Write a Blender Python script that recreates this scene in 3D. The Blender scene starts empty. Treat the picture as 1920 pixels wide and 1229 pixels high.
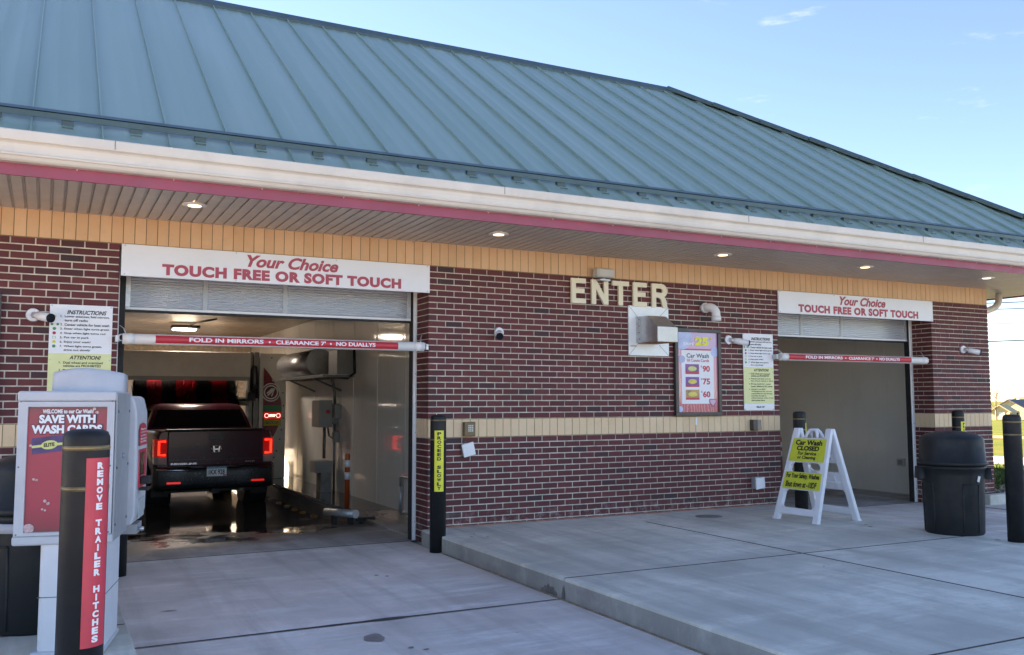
import bpy, bmesh, math, random
from mathutils import Vector, Matrix, Euler
R = math.radians
random.seed(7)
SC = bpy.context.scene
COL = SC.collection
# ------------------------------------------------------------------ camera
CAM_LOC = (-3.7114, -9.2582, 1.5456)
CAM_YAW, CAM_PITCH, CAM_F = R(27.1136), R(4.613), 1699.49 / 1920
cd = bpy.data.cameras.new('camera')
cd.sensor_width = 36.0
cd.lens = 36.0 * CAM_F
cd.clip_start = 0.05
cd.clip_end = 9000
cam = bpy.data.objects.new('camera', cd)
cam.location = CAM_LOC
cam.rotation_euler = (R(90) + CAM_PITCH, R(0.08), -CAM_YAW)
COL.objects.link(cam)
SC.camera = cam
# ------------------------------------------------------------------ sky, sun, exposure
SUN_EL, SUN_AZ = R(24), R(-28)          # azimuth clockwise from +Y
w = bpy.data.worlds.new('World')
SC.world = w
w.use_nodes = True
nt = w.node_tree
nt.nodes.clear()
sky = nt.nodes.new('ShaderNodeTexSky')
sky.sky_type = 'NISHITA'
sky.sun_disc = False
sky.sun_elevation = SUN_EL
sky.sun_rotation = SUN_AZ
sky.altitude = 1200
sky.air_density = 1.0
sky.dust_density = 0.15
sky.ozone_density = 5.5
bg = nt.nodes.new('ShaderNodeBackground')
bg.inputs['Strength'].default_value = 0.05
wo = nt.nodes.new('ShaderNodeOutputWorld')
tc = nt.nodes.new('ShaderNodeTexCoord')
mp = nt.nodes.new('ShaderNodeMapping')
mp.inputs['Scale'].default_value = (3.2, 5.5, 22.0)
mp.inputs['Rotation'].default_value = (R(6), R(-5), R(20))
mp.inputs['Location'].default_value = (0.3, 0.0, 0.75)
nz = nt.nodes.new('ShaderNodeTexNoise')
nz.inputs['Scale'].default_value = 1.25
nz.inputs['Detail'].default_value = 6
nz.inputs['Roughness'].default_value = 0.62
mr = nt.nodes.new('ShaderNodeMapRange')
mr.inputs['From Min'].default_value = 0.62
mr.inputs['From Max'].default_value = 0.80
mr.inputs['To Max'].default_value = 0.15
mr.interpolation_type = 'SMOOTHSTEP'
mx = nt.nodes.new('ShaderNodeMixRGB')
mx.blend_type = 'MIX'
mx.inputs['Color2'].default_value = (8.5, 8.8, 9.2, 1)
vr = nt.nodes.new('ShaderNodeVectorRotate'); vr.rotation_type = 'Z_AXIS'; vr.inputs['Angle'].default_value = R(-9.3)
nt.links.new(tc.outputs['Generated'], vr.inputs['Vector'])
nt.links.new(vr.outputs['Vector'], mp.inputs['Vector'])
nt.links.new(mp.outputs['Vector'], nz.inputs['Vector'])
nt.links.new(nz.outputs['Fac'], mr.inputs['Value'])
nt.links.new(mr.outputs['Result'], mx.inputs['Fac'])
nt.links.new(sky.outputs['Color'], mx.inputs['Color1'])
nt.links.new(mx.outputs['Color'], bg.inputs['Color'])
nt.links.new(bg.outputs['Background'], wo.inputs['Surface'])
sl = bpy.data.lights.new('sun', 'SUN')
sl.energy = 5.0
sl.angle = R(0.53)
sl.color = (1.0, 0.90, 0.76)
so = bpy.data.objects.new('sun', sl)
sdir = Vector((math.sin(SUN_AZ) * math.cos(SUN_EL), math.cos(SUN_AZ) * math.cos(SUN_EL), math.sin(SUN_EL)))
so.rotation_euler = sdir.to_track_quat('Z', 'Y').to_euler()
so.location = (0, 0, 40)
COL.objects.link(so)
SC.view_settings.view_transform = 'Standard'
SC.view_settings.look = 'None'
SC.view_settings.gamma = 1.0
SC.view_settings.exposure = 3.08
SC.view_settings.use_curve_mapping = False
SC.view_settings.use_white_balance = True          # the phone's balance for open shade
SC.view_settings.white_balance_temperature = 8500
SC.view_settings.white_balance_tint = 20
SC.cycles.use_denoising = True
SC.cycles.max_bounces = 10
SC.cycles.sample_clamp_indirect = 6.0

# ------------------------------------------------------------------ helpers
def px_of(p):
    v = Vector(p) - Vector(CAM_LOC)
    fw = Vector((math.sin(CAM_YAW) * math.cos(CAM_PITCH), math.cos(CAM_YAW) * math.cos(CAM_PITCH), math.sin(CAM_PITCH)))
    rt = Vector((math.cos(CAM_YAW), -math.sin(CAM_YAW), 0))
    up = rt.cross(fw)
    d = v.dot(fw)
    return (960 + 1699.49 * v.dot(rt) / d, 614.5 - 1699.49 * v.dot(up) / d, d)

class MB:
    """collects geometry for ONE mesh object"""
    def __init__(s):
        s.v = []; s.f = []; s.sm = []
    def add(s, v, f, smooth=False):
        n = len(s.v)
        s.v += [tuple(p) for p in v]
        s.f += [tuple(i + n for i in q) for q in f]
        s.sm += [smooth] * len(f)
        return s
    def box(s, x0, x1, y0, y1, z0, z1, mat=None):
        v = [Vector((x, y, z)) for z in (z0, z1) for y in (y0, y1) for x in (x0, x1)]
        if mat is not None: v = [mat @ p for p in v]
        return s.add(v, [(0, 2, 3, 1), (4, 5, 7, 6), (0, 1, 5, 4), (2, 6, 7, 3), (0, 4, 6, 2), (1, 3, 7, 5)])
    def cyl(s, p0, p1, r0, r1=None, n=16, cap=True, smooth=True):
        r1 = r0 if r1 is None else r1
        p0 = Vector(p0); p1 = Vector(p1)
        d = (p1 - p0).normalized()
        a = d.orthogonal().normalized(); b = d.cross(a)
        v = []
        for p, r in ((p0, r0), (p1, r1)):
            v += [p + r * (math.cos(2 * math.pi * i / n) * a + math.sin(2 * math.pi * i / n) * b) for i in range(n)]
        s.add(v, [(i, (i + 1) % n, n + (i + 1) % n, n + i) for i in range(n)], smooth)
        if cap:
            m = len(s.v) - 2 * n
            s.f += [tuple(m + i for i in reversed(range(n))), tuple(m + n + i for i in range(n))]
            s.sm += [False, False]
        return s
    def tube(s, pts, r, n=8, cap=True):
        pts = [Vector(p) for p in pts]
        v = []; ref = None
        for i, p in enumerate(pts):
            d = (pts[min(i + 1, len(pts) - 1)] - pts[max(i - 1, 0)]).normalized()
            if ref is None: ref = d.orthogonal().normalized()
            a = (ref - d * ref.dot(d)).normalized(); ref = a
            b = d.cross(a)
            rr = r[i] if isinstance(r, (list, tuple)) else r
            v += [p + rr * (math.cos(2 * math.pi * k / n) * a + math.sin(2 * math.pi * k / n) * b) for k in range(n)]
        f = [(j * n + k, j * n + (k + 1) % n, (j + 1) * n + (k + 1) % n, (j + 1) * n + k) for j in range(len(pts) - 1) for k in range(n)]
        s.add(v, f, True)
        if cap:
            m = len(s.v) - len(v)
            s.f += [tuple(m + k for k in reversed(range(n))), tuple(len(s.v) - n + k for k in range(n))]
            s.sm += [False, False]
        return s
    def lathe(s, prof, n=24, c=(0, 0, 0), smooth=True):
        v = []
        for r, z in prof:
            v += [(c[0] + r * math.cos(2 * math.pi * k / n), c[1] + r * math.sin(2 * math.pi * k / n), c[2] + z) for k in range(n)]
        f = [(j * n + k, j * n + (k + 1) % n, (j + 1) * n + (k + 1) % n, (j + 1) * n + k) for j in range(len(prof) - 1) for k in range(n)]
        s.add(v, f, smooth)
        m = len(s.v) - len(v)
        s.f += [tuple(m + k for k in reversed(range(n))), tuple(len(s.v) - n + k for k in range(n))]
        s.sm += [False, False]
        return s
    def prism(s, poly, fn, a, b):
        """poly: 2-D outline, fn(u, v, w) -> 3-D, between w=a and w=b"""
        n = len(poly)
        v = [fn(u, q, a) for u, q in poly] + [fn(u, q, b) for u, q in poly]
        return s.add(v, [tuple(reversed(range(n))), tuple(range(n, 2 * n))] + [(i, (i + 1) % n, n + (i + 1) % n, n + i) for i in range(n)])
    def loft(s, rings, cap=True, smooth=True):
        n = len(rings[0]); v = [p for r in rings for p in r]
        s.add(v, [(j * n + k, j * n + (k + 1) % n, (j + 1) * n + (k + 1) % n, (j + 1) * n + k) for j in range(len(rings) - 1) for k in range(n)], smooth)
        if cap:
            m = len(s.v) - len(v)
            s.f += [tuple(m + k for k in reversed(range(n))), tuple(len(s.v) - n + k for k in range(n))]
            s.sm += [False, False]
        return s
    def mesh(s, name, fix=True):
        me = bpy.data.meshes.new(name)
        me.from_pydata(s.v, [], s.f)
        me.polygons.foreach_set('use_smooth', s.sm)
        if fix:
            bm = bmesh.new(); bm.from_mesh(me)
            bmesh.ops.recalc_face_normals(bm, faces=bm.faces)
            bm.to_mesh(me); bm.free()
        me.update()
        return me
    def build(s, name, mat, parent=None, bevel=0, seg=2, fix=True, loc=None, rot=None):
        me = s.mesh(name, fix)
        me.materials.append(mat)
        o = bpy.data.objects.new(name, me)
        COL.objects.link(o)
        if parent is not None: o.parent = parent
        if loc is not None: o.location = loc
        if rot is not None: o.rotation_euler = rot
        if bevel:
            m = o.modifiers.new('bevel', 'BEVEL')
            m.width = bevel; m.segments = seg; m.limit_method = 'ANGLE'; m.angle_limit = R(40)
            me.polygons.foreach_set('use_smooth', [True] * len(me.polygons))
            wn = o.modifiers.new('wn', 'WEIGHTED_NORMAL'); wn.keep_sharp = False
        return o

def tag(o, label=None, cat=None, group=None, kind=None):
    if label: o['label'] = label
    if cat: o['category'] = cat
    if group: o['group'] = group
    if kind: o['kind'] = kind
    return o
def empty(name, loc=(0, 0, 0), rz=0, label=None, cat=None, group=None, kind=None):
    o = bpy.data.objects.new(name, None)
    o.location = loc; o.rotation_euler = (0, 0, rz); o.empty_display_size = 0.1
    COL.objects.link(o)
    return tag(o, label, cat, group, kind)
def part(name, me, mat, parent, loc=(0, 0, 0), rot=None):
    o = bpy.data.objects.new(name, me)
    if not me.materials: me.materials.append(mat)
    COL.objects.link(o); o.parent = parent; o.location = loc
    if rot is not None: o.rotation_euler = rot
    return o

# ---- text as flat mesh
_gl = {}
def glyph(t, bold=0.0, shear=0.0, ext=0.0, space=1.0, cuts=None):
    k = (t, bold, shear, ext, space, cuts)
    if k in _gl: return _gl[k]
    cu = bpy.data.curves.new('t', 'FONT')
    cu.body = t; cu.size = 1; cu.offset = bold; cu.shear = shear; cu.extrude = ext
    cu.resolution_u = 4; cu.space_character = space
    o = bpy.data.objects.new('t', cu)
    COL.objects.link(o)
    dg = bpy.context.evaluated_depsgraph_get()
    me = bpy.data.meshes.new_from_object(o.evaluated_get(dg))
    if cuts:
        bm = bmesh.new(); bm.from_mesh(me)
        ax = Vector((0, 1, 0)) if cuts == 'v' else Vector((1, 0, 0))
        lo_ = min(q.co.dot(ax) for q in bm.verts); hi_ = max(q.co.dot(ax) for q in bm.verts)
        for i in range(1, 8):
            bmesh.ops.bisect_plane(bm, geom=bm.verts[:] + bm.edges[:] + bm.faces[:], plane_co=ax * (lo_ + (hi_ - lo_) * i / 8), plane_no=ax)
        bm.to_mesh(me); bm.free()
    v = [tuple(p.co) for p in me.vertices]; f = [tuple(p.vertices) for p in me.polygons]
    bpy.data.objects.remove(o); bpy.data.curves.remove(cu); bpy.data.meshes.remove(me)
    x0 = min(p[0] for p in v); x1 = max(p[0] for p in v); y0 = min(p[1] for p in v); y1 = max(p[1] for p in v)
    _gl[k] = (v, f, x0, x1, y0, y1)
    return _gl[k]
def write(mb, t, fn, u0, v0, v1, u1=None, bold=0.0, shear=0.0, w=0.0, align='L', space=1.0, cuts=None):
    """text t with cap box v0..v1 starting at u0 (or squeezed to u0..u1)"""
    v, f, x0, x1, y0, y1 = glyph(t, bold, shear, 0.0, space, cuts)
    if u1 is None:
        yb, yt = (y0, y1)
        k = (v1 - v0) / 0.73
        wd = (x1 - x0) * k
        us = u0 if align == 'L' else u0 - wd / 2 if align == 'C' else u0 - wd
        pts = [fn(us + (p[0] - x0) * k, v0 + p[1] * k, w) for p in v]
    else:
        pts = [fn(u0 + (p[0] - x0) / (x1 - x0) * (u1 - u0), v0 + (p[1] - y0) / (y1 - y0) * (v1 - v0), w) for p in v]
    if not isinstance(mb, TX):
        mb.add(pts, f); return
    # words become parts of their own
    fx = sorted((min(v[i][0] for i in q), max(v[i][0] for i in q), n) for n, q in enumerate(f))
    words = []; hi = None
    for lo_, h_, n in fx:
        if hi is None or lo_ - hi > 0.17 * space: words.append([])
        hi = h_ if hi is None else max(hi, h_)
        words[-1].append(n)
    for wd_ in words:
        ids = sorted({i for n in wd_ for i in f[n]}); k_ = {i: j for j, i in enumerate(ids)}
        mb.line().add([pts[i] for i in ids], [tuple(k_[i] for i in f[n]) for n in wd_])
class TX:
    """lettering: every line becomes a part of its own"""
    def __init__(s): s.l = []
    def line(s):
        s.l.append(MB()); return s.l[-1]
    def add(s, v, f, smooth=False): s.line().add(v, f, smooth)
    def build(s, name, mat, parent=None, fix=False):
        return [m.build(name, mat, parent, fix=fix) for m in s.l]
def rect(mb, fn, u0, u1, v0, v1, w):
    mb.add([fn(u0, v0, w), fn(u1, v0, w), fn(u1, v1, w), fn(u0, v1, w)], [(0, 1, 2, 3)])
def disc(mb, fn, u, v, r, w, n=16, rv=None):
    rv = rv or r
    mb.add([fn(u + r * math.cos(2 * math.pi * i / n), v + rv * math.sin(2 * math.pi * i / n), w) for i in range(n)], [tuple(range(n))])

# ------------------------------------------------------------------ materials
def nodes(name):
    m = bpy.data.materials.new(name); m.use_nodes = True
    t = m.node_tree
    return m, t, t.nodes['Principled BSDF']
def noise(t, scale, detail=4, rough=0.55, vec=None, stretch=None):
    n = t.nodes.new('ShaderNodeTexNoise')
    n.inputs['Scale'].default_value = scale; n.inputs['Detail'].default_value = detail; n.inputs['Roughness'].default_value = rough
    g = t.nodes.new('ShaderNodeNewGeometry')
    src = g.outputs['Position'] if vec is None else vec
    if stretch:
        mpn = t.nodes.new('ShaderNodeMapping'); mpn.inputs['Scale'].default_value = stretch
        t.links.new(src, mpn.inputs['Vector']); src = mpn.outputs['Vector']
    t.links.new(src, n.inputs['Vector'])
    return n.outputs['Fac']
def mrange(t, src, a, b, c, d, smooth=False):
    n = t.nodes.new('ShaderNodeMapRange')
    if smooth: n.interpolation_type = 'SMOOTHSTEP'
    for k, q in zip(('From Min', 'From Max', 'To Min', 'To Max'), (a, b, c, d)): n.inputs[k].default_value = q
    t.links.new(src, n.inputs['Value'])
    return n.outputs['Result']
def mixc(t, fac, c1, c2, mode='MIX'):
    n = t.nodes.new('ShaderNodeMixRGB'); n.blend_type = mode
    for k, q in (('Fac', fac), ('Color1', c1), ('Color2', c2)):
        if isinstance(q, (tuple, float, int)):
            n.inputs[k].default_value = (*q, 1) if isinstance(q, tuple) else q
        else: t.links.new(q, n.inputs[k])
    return n.outputs['Color']
def math_(t, op, a, b=None):
    n = t.nodes.new('ShaderNodeMath'); n.operation = op
    for i, q in enumerate((a, b)):
        if q is None: continue
        if isinstance(q, (float, int)): n.inputs[i].default_value = q
        else: t.links.new(q, n.inputs[i])
    return n.outputs[0]
def bump(t, bs, h, strength=0.2, dist=0.01):
    n = t.nodes.new('ShaderNodeBump')
    n.inputs['Strength'].default_value = strength; n.inputs['Distance'].default_value = dist
    t.links.new(h, n.inputs['Height']); t.links.new(n.outputs['Normal'], bs.inputs['Normal'])
def M(name, c, rough=0.55, metal=0.0, var=0.12, scale=6.0, bmp=0.0, bscale=150.0, spec=0.5, emit=None, es=1.0, dirt=0.0):
    m, t, b = nodes(name)
    b.inputs['Roughness'].default_value = rough; b.inputs['Metallic'].default_value = metal
    b.inputs['Specular IOR Level'].default_value = spec
    col = c
    if var:
        n = noise(t, scale, 5, 0.6)
        col = mixc(t, mrange(t, n, 0.3, 0.7, 0, 1), tuple(q * (1 - var) for q in c), tuple(min(1, q * (1 + var)) for q in c))
        rr = mrange(t, noise(t, scale * 2.7, 4), 0.3, 0.7, max(0.02, rough * 0.85), min(1, rough * 1.15))
        t.links.new(rr, b.inputs['Roughness'])
    if dirt:
        d = noise(t, 1.7, 7, 0.7)
        f = mrange(t, d, 0.5, 0.75, 0, dirt)
        col = mixc(t, f, col if not isinstance(col, tuple) else col, (0.12, 0.10, 0.085))
    if isinstance(col, tuple): b.inputs['Base Color'].default_value = (*col, 1)
    else: t.links.new(col, b.inputs['Base Color'])
    if bmp: bump(t, b, noise(t, bscale, 4), bmp, 0.004)
    if emit:
        b.inputs['Emission Color'].default_value = (*emit, 1); b.inputs['Emission Strength'].default_value = es
    return m
MT = {}
def brick_mat(name, per_island):
    m, t, b = nodes(name)
    if per_island:
        g = t.nodes.new('ShaderNodeNewGeometry'); rnd = g.outputs['Random Per Island']
    else:
        g = t.nodes.new('ShaderNodeObjectInfo'); rnd = g.outputs['Random']
    cr = t.nodes.new('ShaderNodeValToRGB')
    cr.color_ramp.interpolation = 'LINEAR'
    e = cr.color_ramp.elements
    e[0].position = 0; e[0].color = (0.050, 0.024, 0.027, 1)
    e[1].position = 1; e[1].color = (0.168, 0.032, 0.033, 1)
    for p, c in ((0.035, (0.062, 0.024, 0.027, 1)), (0.09, (0.110, 0.021, 0.023, 1)), (0.6, (0.138, 0.025, 0.027, 1))):
        q = e.new(p); q.color = c
    t.links.new(rnd, cr.inputs['Fac'])
    n1 = noise(t, 14, 6, 0.7)
    c = mixc(t, mrange(t, n1, 0.35, 0.75, 0.0, 0.45), cr.outputs['Color'], (0.060, 0.022, 0.026))
    n2 = noise(t, 3.0, 8, 0.75)
    c = mixc(t, mrange(t, n2, 0.60, 0.80, 0.0, 0.16), c, (0.38, 0.30, 0.27))
    g2 = t.nodes.new('ShaderNodeNewGeometry'); sx = t.nodes.new('ShaderNodeSeparateXYZ')
    t.links.new(g2.outputs['Position'], sx.inputs[0])
    low = mrange(t, sx.outputs['Z'], 0.16, 0.40, 1.0, 0.0, True)
    n3 = noise(t, 9.0, 6, 0.7)
    sal = math_(t, 'MULTIPLY', low, mrange(t, n3, 0.50, 0.70, 0, 0.65))
    c = mixc(t, sal, c, (0.50, 0.45, 0.43))
    t.links.new(c, b.inputs['Base Color'])
    b.inputs['Roughness'].default_value = 0.72
    bump(t, b, noise(t, 90, 5, 0.7), 0.35, 0.004)
    return m
MT['brick'] = brick_mat('brick_clay', False)
MT['brick_mass'] = brick_mat('brick_clay_mass', True)
def block_mat(name, c1, c2):
    m, t, b = nodes(name)
    oi = t.nodes.new('ShaderNodeObjectInfo')
    c = mixc(t, oi.outputs['Random'], c1, c2)
    c = mixc(t, mrange(t, noise(t, 40, 6, 0.8), 0.62, 0.74, 0, 0.35), c, (0.30, 0.15, 0.06))
    c = mixc(t, mrange(t, noise(t, 4.0, 6, 0.7), 0.5, 0.8, 0, 0.35), c, (0.48, 0.29, 0.15))
    t.links.new(c, b.inputs['Base Color'])
    b.inputs['Roughness'].default_value = 0.8
    bump(t, b, noise(t, 120, 5, 0.7), 0.4, 0.004)
    return m
MT['block_up'] = block_mat('block_buff_soffit_shade', (0.71, 0.43, 0.245), (0.78, 0.49, 0.29))  # same buff block, with the orange shade under the soffit put into its colour
MT['block_mid'] = block_mat('block_pale_buff', (0.78, 0.545, 0.335), (0.84, 0.60, 0.38))
MT['mortar'] = M('mortar', (0.62, 0.555, 0.465), 0.9, var=0.3, scale=9, bmp=0.4, bscale=200)
MT['mortar_dark'] = M('mortar_brown', (0.25, 0.17, 0.09), 0.9, var=0.2, scale=9)
def concrete(name, c, tone, wet=False):
    m, t, b = nodes(name)
    n1 = noise(t, 0.55, 8, 0.62); n2 = noise(t, 3.2, 7, 0.7); n3 = noise(t, 70, 4, 0.7)
    n4 = noise(t, 1.1, 7, 0.7, stretch=(0.5, 2.6, 1.0))
    col = mixc(t, mrange(t, n1, 0.38, 0.62, 0, 1), tuple(q * 0.64 for q in c), tuple(q * 1.10 for q in c))
    col = mixc(t, mrange(t, n4, 0.50, 0.64, 0, 0.6), col, tuple(min(1, q * 1.3) for q in c))
    col = mixc(t, mrange(t, n2, 0.48, 0.64, 0, 0.8), col, tone)
    col = mixc(t, mrange(t, n3, 0.40, 0.75, 0.0, 0.20), col, tuple(q * 0.55 for q in c))
    trk = noise(t, 0.9, 6, 0.65, stretch=(3.2, 0.22, 1.0))
    col = mixc(t, mrange(t, trk, 0.48, 0.64, 0, 0.55), col, tuple(q * 0.62 for q in tone))
    br_ = noise(t, 26, 3, 0.6, stretch=(0.12, 6.0, 1.0))
    col = mixc(t, mrange(t, br_, 0.40, 0.62, 0.0, 0.22), col, tuple(q * 0.66 for q in c))
    vo = t.nodes.new('ShaderNodeTexVoronoi'); vo.inputs['Scale'].default_value = 2.3
    g = t.nodes.new('ShaderNodeNewGeometry'); t.links.new(g.outputs['Position'], vo.inputs['Vector'])
    col = mixc(t, mrange(t, vo.outputs['Distance'], 0.008, 0.020, 0.7, 0.0), col, (0.045, 0.04, 0.04))
    rg = mrange(t, n2, 0.3, 0.7, 0.55, 0.80)
    hgt = n3
    if wet:
        sx = t.nodes.new('ShaderNodeSeparateXYZ'); t.links.new(g.outputs['Position'], sx.inputs[0])
        edge = math_(t, 'SUBTRACT', sx.outputs['Y'], math_(t, 'MULTIPLY', math_(t, 'ADD', sx.outputs['X'], 3.0), 0.30))
        edge = math_(t, 'ADD', edge, mrange(t, noise(t, 1.6, 6, 0.6), 0.2, 0.8, -0.45, 0.45))
        damp = mrange(t, edge, 0.35, 1.25, 0, 1, True)
        pool = math_(t, 'MULTIPLY', damp, mrange(t, math_(t, 'ADD', math_(t, 'MULTIPLY', edge, 0.10), noise(t, 1.3, 4)), 0.55, 0.75, 0, 1, True))
        col = mixc(t, damp, col, mixc(t, 0.88, col, (0.020, 0.020, 0.021)))
        r2 = math_(t, 'SUBTRACT', 0.42, math_(t, 'MULTIPLY', pool, 0.37))
        mxn = t.nodes.new('ShaderNodeMix'); mxn.data_type = 'FLOAT'
        t.links.new(damp, mxn.inputs[0]); t.links.new(rg, mxn.inputs[2]); t.links.new(r2, mxn.inputs[3])
        rg = mxn.outputs[0]
        hgt = math_(t, 'MULTIPLY', n3, math_(t, 'SUBTRACT', 1.0, math_(t, 'MULTIPLY', pool, 0.93)))
    t.links.new(col, b.inputs['Base Color']); t.links.new(rg, b.inputs['Roughness'])
    bump(t, b, hgt, 0.22, 0.004)
    return m
MT['conc_drive'] = concrete('concrete_drive', (0.90, 0.80, 0.735), (0.74, 0.635, 0.575))
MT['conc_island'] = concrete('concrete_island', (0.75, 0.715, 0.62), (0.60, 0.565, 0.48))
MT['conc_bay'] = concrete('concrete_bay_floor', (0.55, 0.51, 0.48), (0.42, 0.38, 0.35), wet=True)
MT['conc_lot'] = concrete('concrete_lot', (0.50, 0.46, 0.43), (0.38, 0.35, 0.32))
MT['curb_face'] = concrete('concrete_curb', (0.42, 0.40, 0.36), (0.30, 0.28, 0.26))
MT['sealant'] = M('joint_sealant', (0.085, 0.065, 0.060), 0.8, var=0.4, scale=12)
MT['tan_seal'] = M('tan_joint_strip', (0.30, 0.22, 0.15), 0.85, var=0.35, scale=15)
MT['stain'] = M('oil_stain', (0.10, 0.085, 0.08), 0.75, var=0.3, scale=20)
def roof_mat():
    m, t, b = nodes('roof_painted_steel')
    oi = t.nodes.new('ShaderNodeObjectInfo')
    c = mixc(t, oi.outputs['Random'], (0.215, 0.325, 0.275), (0.245, 0.355, 0.305))
    c = mixc(t, mrange(t, noise(t, 0.9, 3, 0.5, stretch=(4.0, 0.25, 0.25)), 0.45, 0.75, 0, 0.45), c, (0.33, 0.43, 0.40))
    t.links.new(c, b.inputs['Base Color'])
    b.inputs['Metallic'].default_value = 0.1
    b.inputs['Specular IOR Level'].default_value = 0.55
    b.inputs['Roughness'].default_value = 0.36
    return m
MT['roof'] = roof_mat()
MT['roof_trim'] = M('roof_trim_steel', (0.055, 0.100, 0.100), 0.38, 0.2, var=0.12, scale=3)
MT['roof_cap'] = M('ridge_cap_steel', (0.05, 0.09, 0.092), 0.45, 0.2, var=0.12, scale=3)
MT['gutter'] = M('cream_aluminium', (0.70, 0.635, 0.55), 0.42, var=0.07, scale=2, dirt=0.20)
MT['burgundy'] = M('burgundy_fascia', (0.34, 0.062, 0.105), 0.45, var=0.1, scale=2, dirt=0.18)
MT['soffit'] = M('beige_soffit', (0.52, 0.465, 0.40), 0.42, var=0.06, scale=3, dirt=0.10)
MT['white_sign'] = M('white_sign_face', (0.80, 0.80, 0.82), 0.35, var=0.03, scale=2, dirt=0.05)
MT['red_print'] = M('red_print', (0.46, 0.055, 0.09), 0.45, var=0.05)
MT['black_print'] = M('black_print', (0.015, 0.015, 0.017), 0.5, var=0.0)
MT['grey_print'] = M('grey_print', (0.10, 0.10, 0.11), 0.5, var=0.0)
MT['white_print'] = M('white_print', (0.82, 0.82, 0.84), 0.45, var=0.0)
MT['yellow_face'] = M('pale_yellow_face', (0.74, 0.74, 0.36), 0.4, var=0.03)
MT['safety_yellow'] = M('safety_yellow', (0.80, 0.76, 0.05), 0.4, var=0.04)
MT['sign_yellow'] = M('lime_yellow_plate', (0.66, 0.68, 0.06), 0.4, var=0.06, scale=10)
MT['bright_red'] = M('bright_red_vinyl', (0.62, 0.045, 0.075), 0.4, var=0.05)
MT['bar_red'] = M('bar_red_vinyl', (0.58, 0.03, 0.045), 0.35, var=0.05)
MT['white_pvc'] = M('white_pvc', (0.80, 0.79, 0.78), 0.35, var=0.03, dirt=0.12)
MT['black_plastic'] = M('black_bollard_sleeve', (0.014, 0.0145, 0.016), 0.5, spec=0.3, var=0.25, scale=5, bmp=0.1, bscale=300, dirt=0.28)
MT['can_plastic'] = M('black_can_plastic', (0.016, 0.018, 0.019), 0.5, spec=0.32, var=0.25, scale=4, bmp=0.15, bscale=250, dirt=0.22)
MT['gold'] = M('gold_reflective_tape', (0.26, 0.18, 0.085), 0.35, 0.5, var=0.4, scale=14)
MT['kiosk'] = M('pale_grey_kiosk_plastic', (0.52, 0.53, 0.56), 0.45, var=0.07, bmp=0.2, bscale=350, dirt=0.14)
MT['kiosk_dark'] = M('grey_kiosk_metal', (0.33, 0.34, 0.355), 0.45, var=0.05)
MT['steel'] = M('brushed_steel', (0.55, 0.56, 0.57), 0.34, 0.85, var=0.12, scale=12, dirt=0.12)
MT['steel_dark'] = M('dull_grey_steel', (0.20, 0.20, 0.20), 0.45, 0.7, var=0.2, scale=10)
MT['galv'] = M('galvanised_steel', (0.55, 0.57, 0.58), 0.45, 0.55, var=0.15, scale=20)
MT['flange'] = M('pale_metal_flange', (0.82, 0.86, 0.87), 0.38, 0.05, var=0.05)
MT['rust'] = M('rust_stain', (0.30, 0.15, 0.06), 0.8, var=0.4, scale=20)
MT['cream_letter'] = M('cream_letter', (0.82, 0.73, 0.53), 0.45, var=0.04)
MT['bronze'] = M('bronze_frame', (0.075, 0.065, 0.060), 0.4, 0.4, var=0.15)
MT['lens_black'] = M('camera_lens_black', (0.008, 0.008, 0.01), 0.12, var=0)
MT['cam_white'] = M('camera_white', (0.74, 0.74, 0.76), 0.35, var=0.03)
MT['rubber'] = M('black_rubber', (0.014, 0.014, 0.015), 0.65, var=0.3, scale=9)
MT['lamp_on'] = M('lit_lamp_lens', (0.9, 0.85, 0.7), 0.4, var=0, emit=(1.0, 0.86, 0.62), es=0.32)
MT['tube_on'] = M('lit_bay_lamp', (0.9, 0.9, 0.8), 0.4, var=0, emit=(1.0, 0.92, 0.74), es=4.0)
def frp_mat():
    m, t, b = nodes('glossy_wall_panel')
    c = mixc(t, mrange(t, noise(t, 0.8, 5, 0.6), 0.3, 0.7, 0, 1), (0.76, 0.75, 0.69), (0.82, 0.81, 0.75))
    c = mixc(t, mrange(t, noise(t, 2.2, 7, 0.7, stretch=(1, 1, 0.25)), 0.55, 0.8, 0, 0.35), c, (0.54, 0.51, 0.43))
    t.links.new(c, b.inputs['Base Color'])
    b.inputs['Roughness'].default_value = 0.07
    b.inputs['Specular IOR Level'].default_value = 0.6
    bump(t, b, noise(t, 2.2, 2, 0.5, stretch=(1, 3.0, 0.45)), 0.08, 0.02)
    return m
MT['frp'] = frp_mat()
MT['ceiling'] = M('bay_ceiling_metal', (0.17, 0.125, 0.085), 0.38, 0.0, var=0.15, scale=2, dirt=0.2)
# ================================================================== ground
def zt(x, y):
    D = math.hypot(x - CAM_LOC[0], y - CAM_LOC[1])
    return -0.013 * min(max(0, D - 20), 260)
def grass_mat():
    m, t, b = nodes('lawn_grass')
    c = mixc(t, mrange(t, noise(t, 0.25, 6, 0.65), 0.35, 0.65, 0, 1), (0.075, 0.125, 0.022), (0.17, 0.165, 0.04))
    c = mixc(t, mrange(t, noise(t, 9, 5, 0.7), 0.35, 0.7, 0, 0.6), c, (0.045, 0.08, 0.016))
    g = t.nodes.new('ShaderNodeNewGeometry'); sx = t.nodes.new('ShaderNodeSeparateXYZ'); t.links.new(g.outputs['Position'], sx.inputs[0])
    t.links.new(c, b.inputs['Base Color']); b.inputs['Roughness'].default_value = 0.9
    b.inputs['Specular IOR Level'].default_value = 0.1
    bump(t, b, noise(t, 60, 4, 0.8), 0.6, 0.03)
    return m
MT['grass'] = grass_mat()
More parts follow.
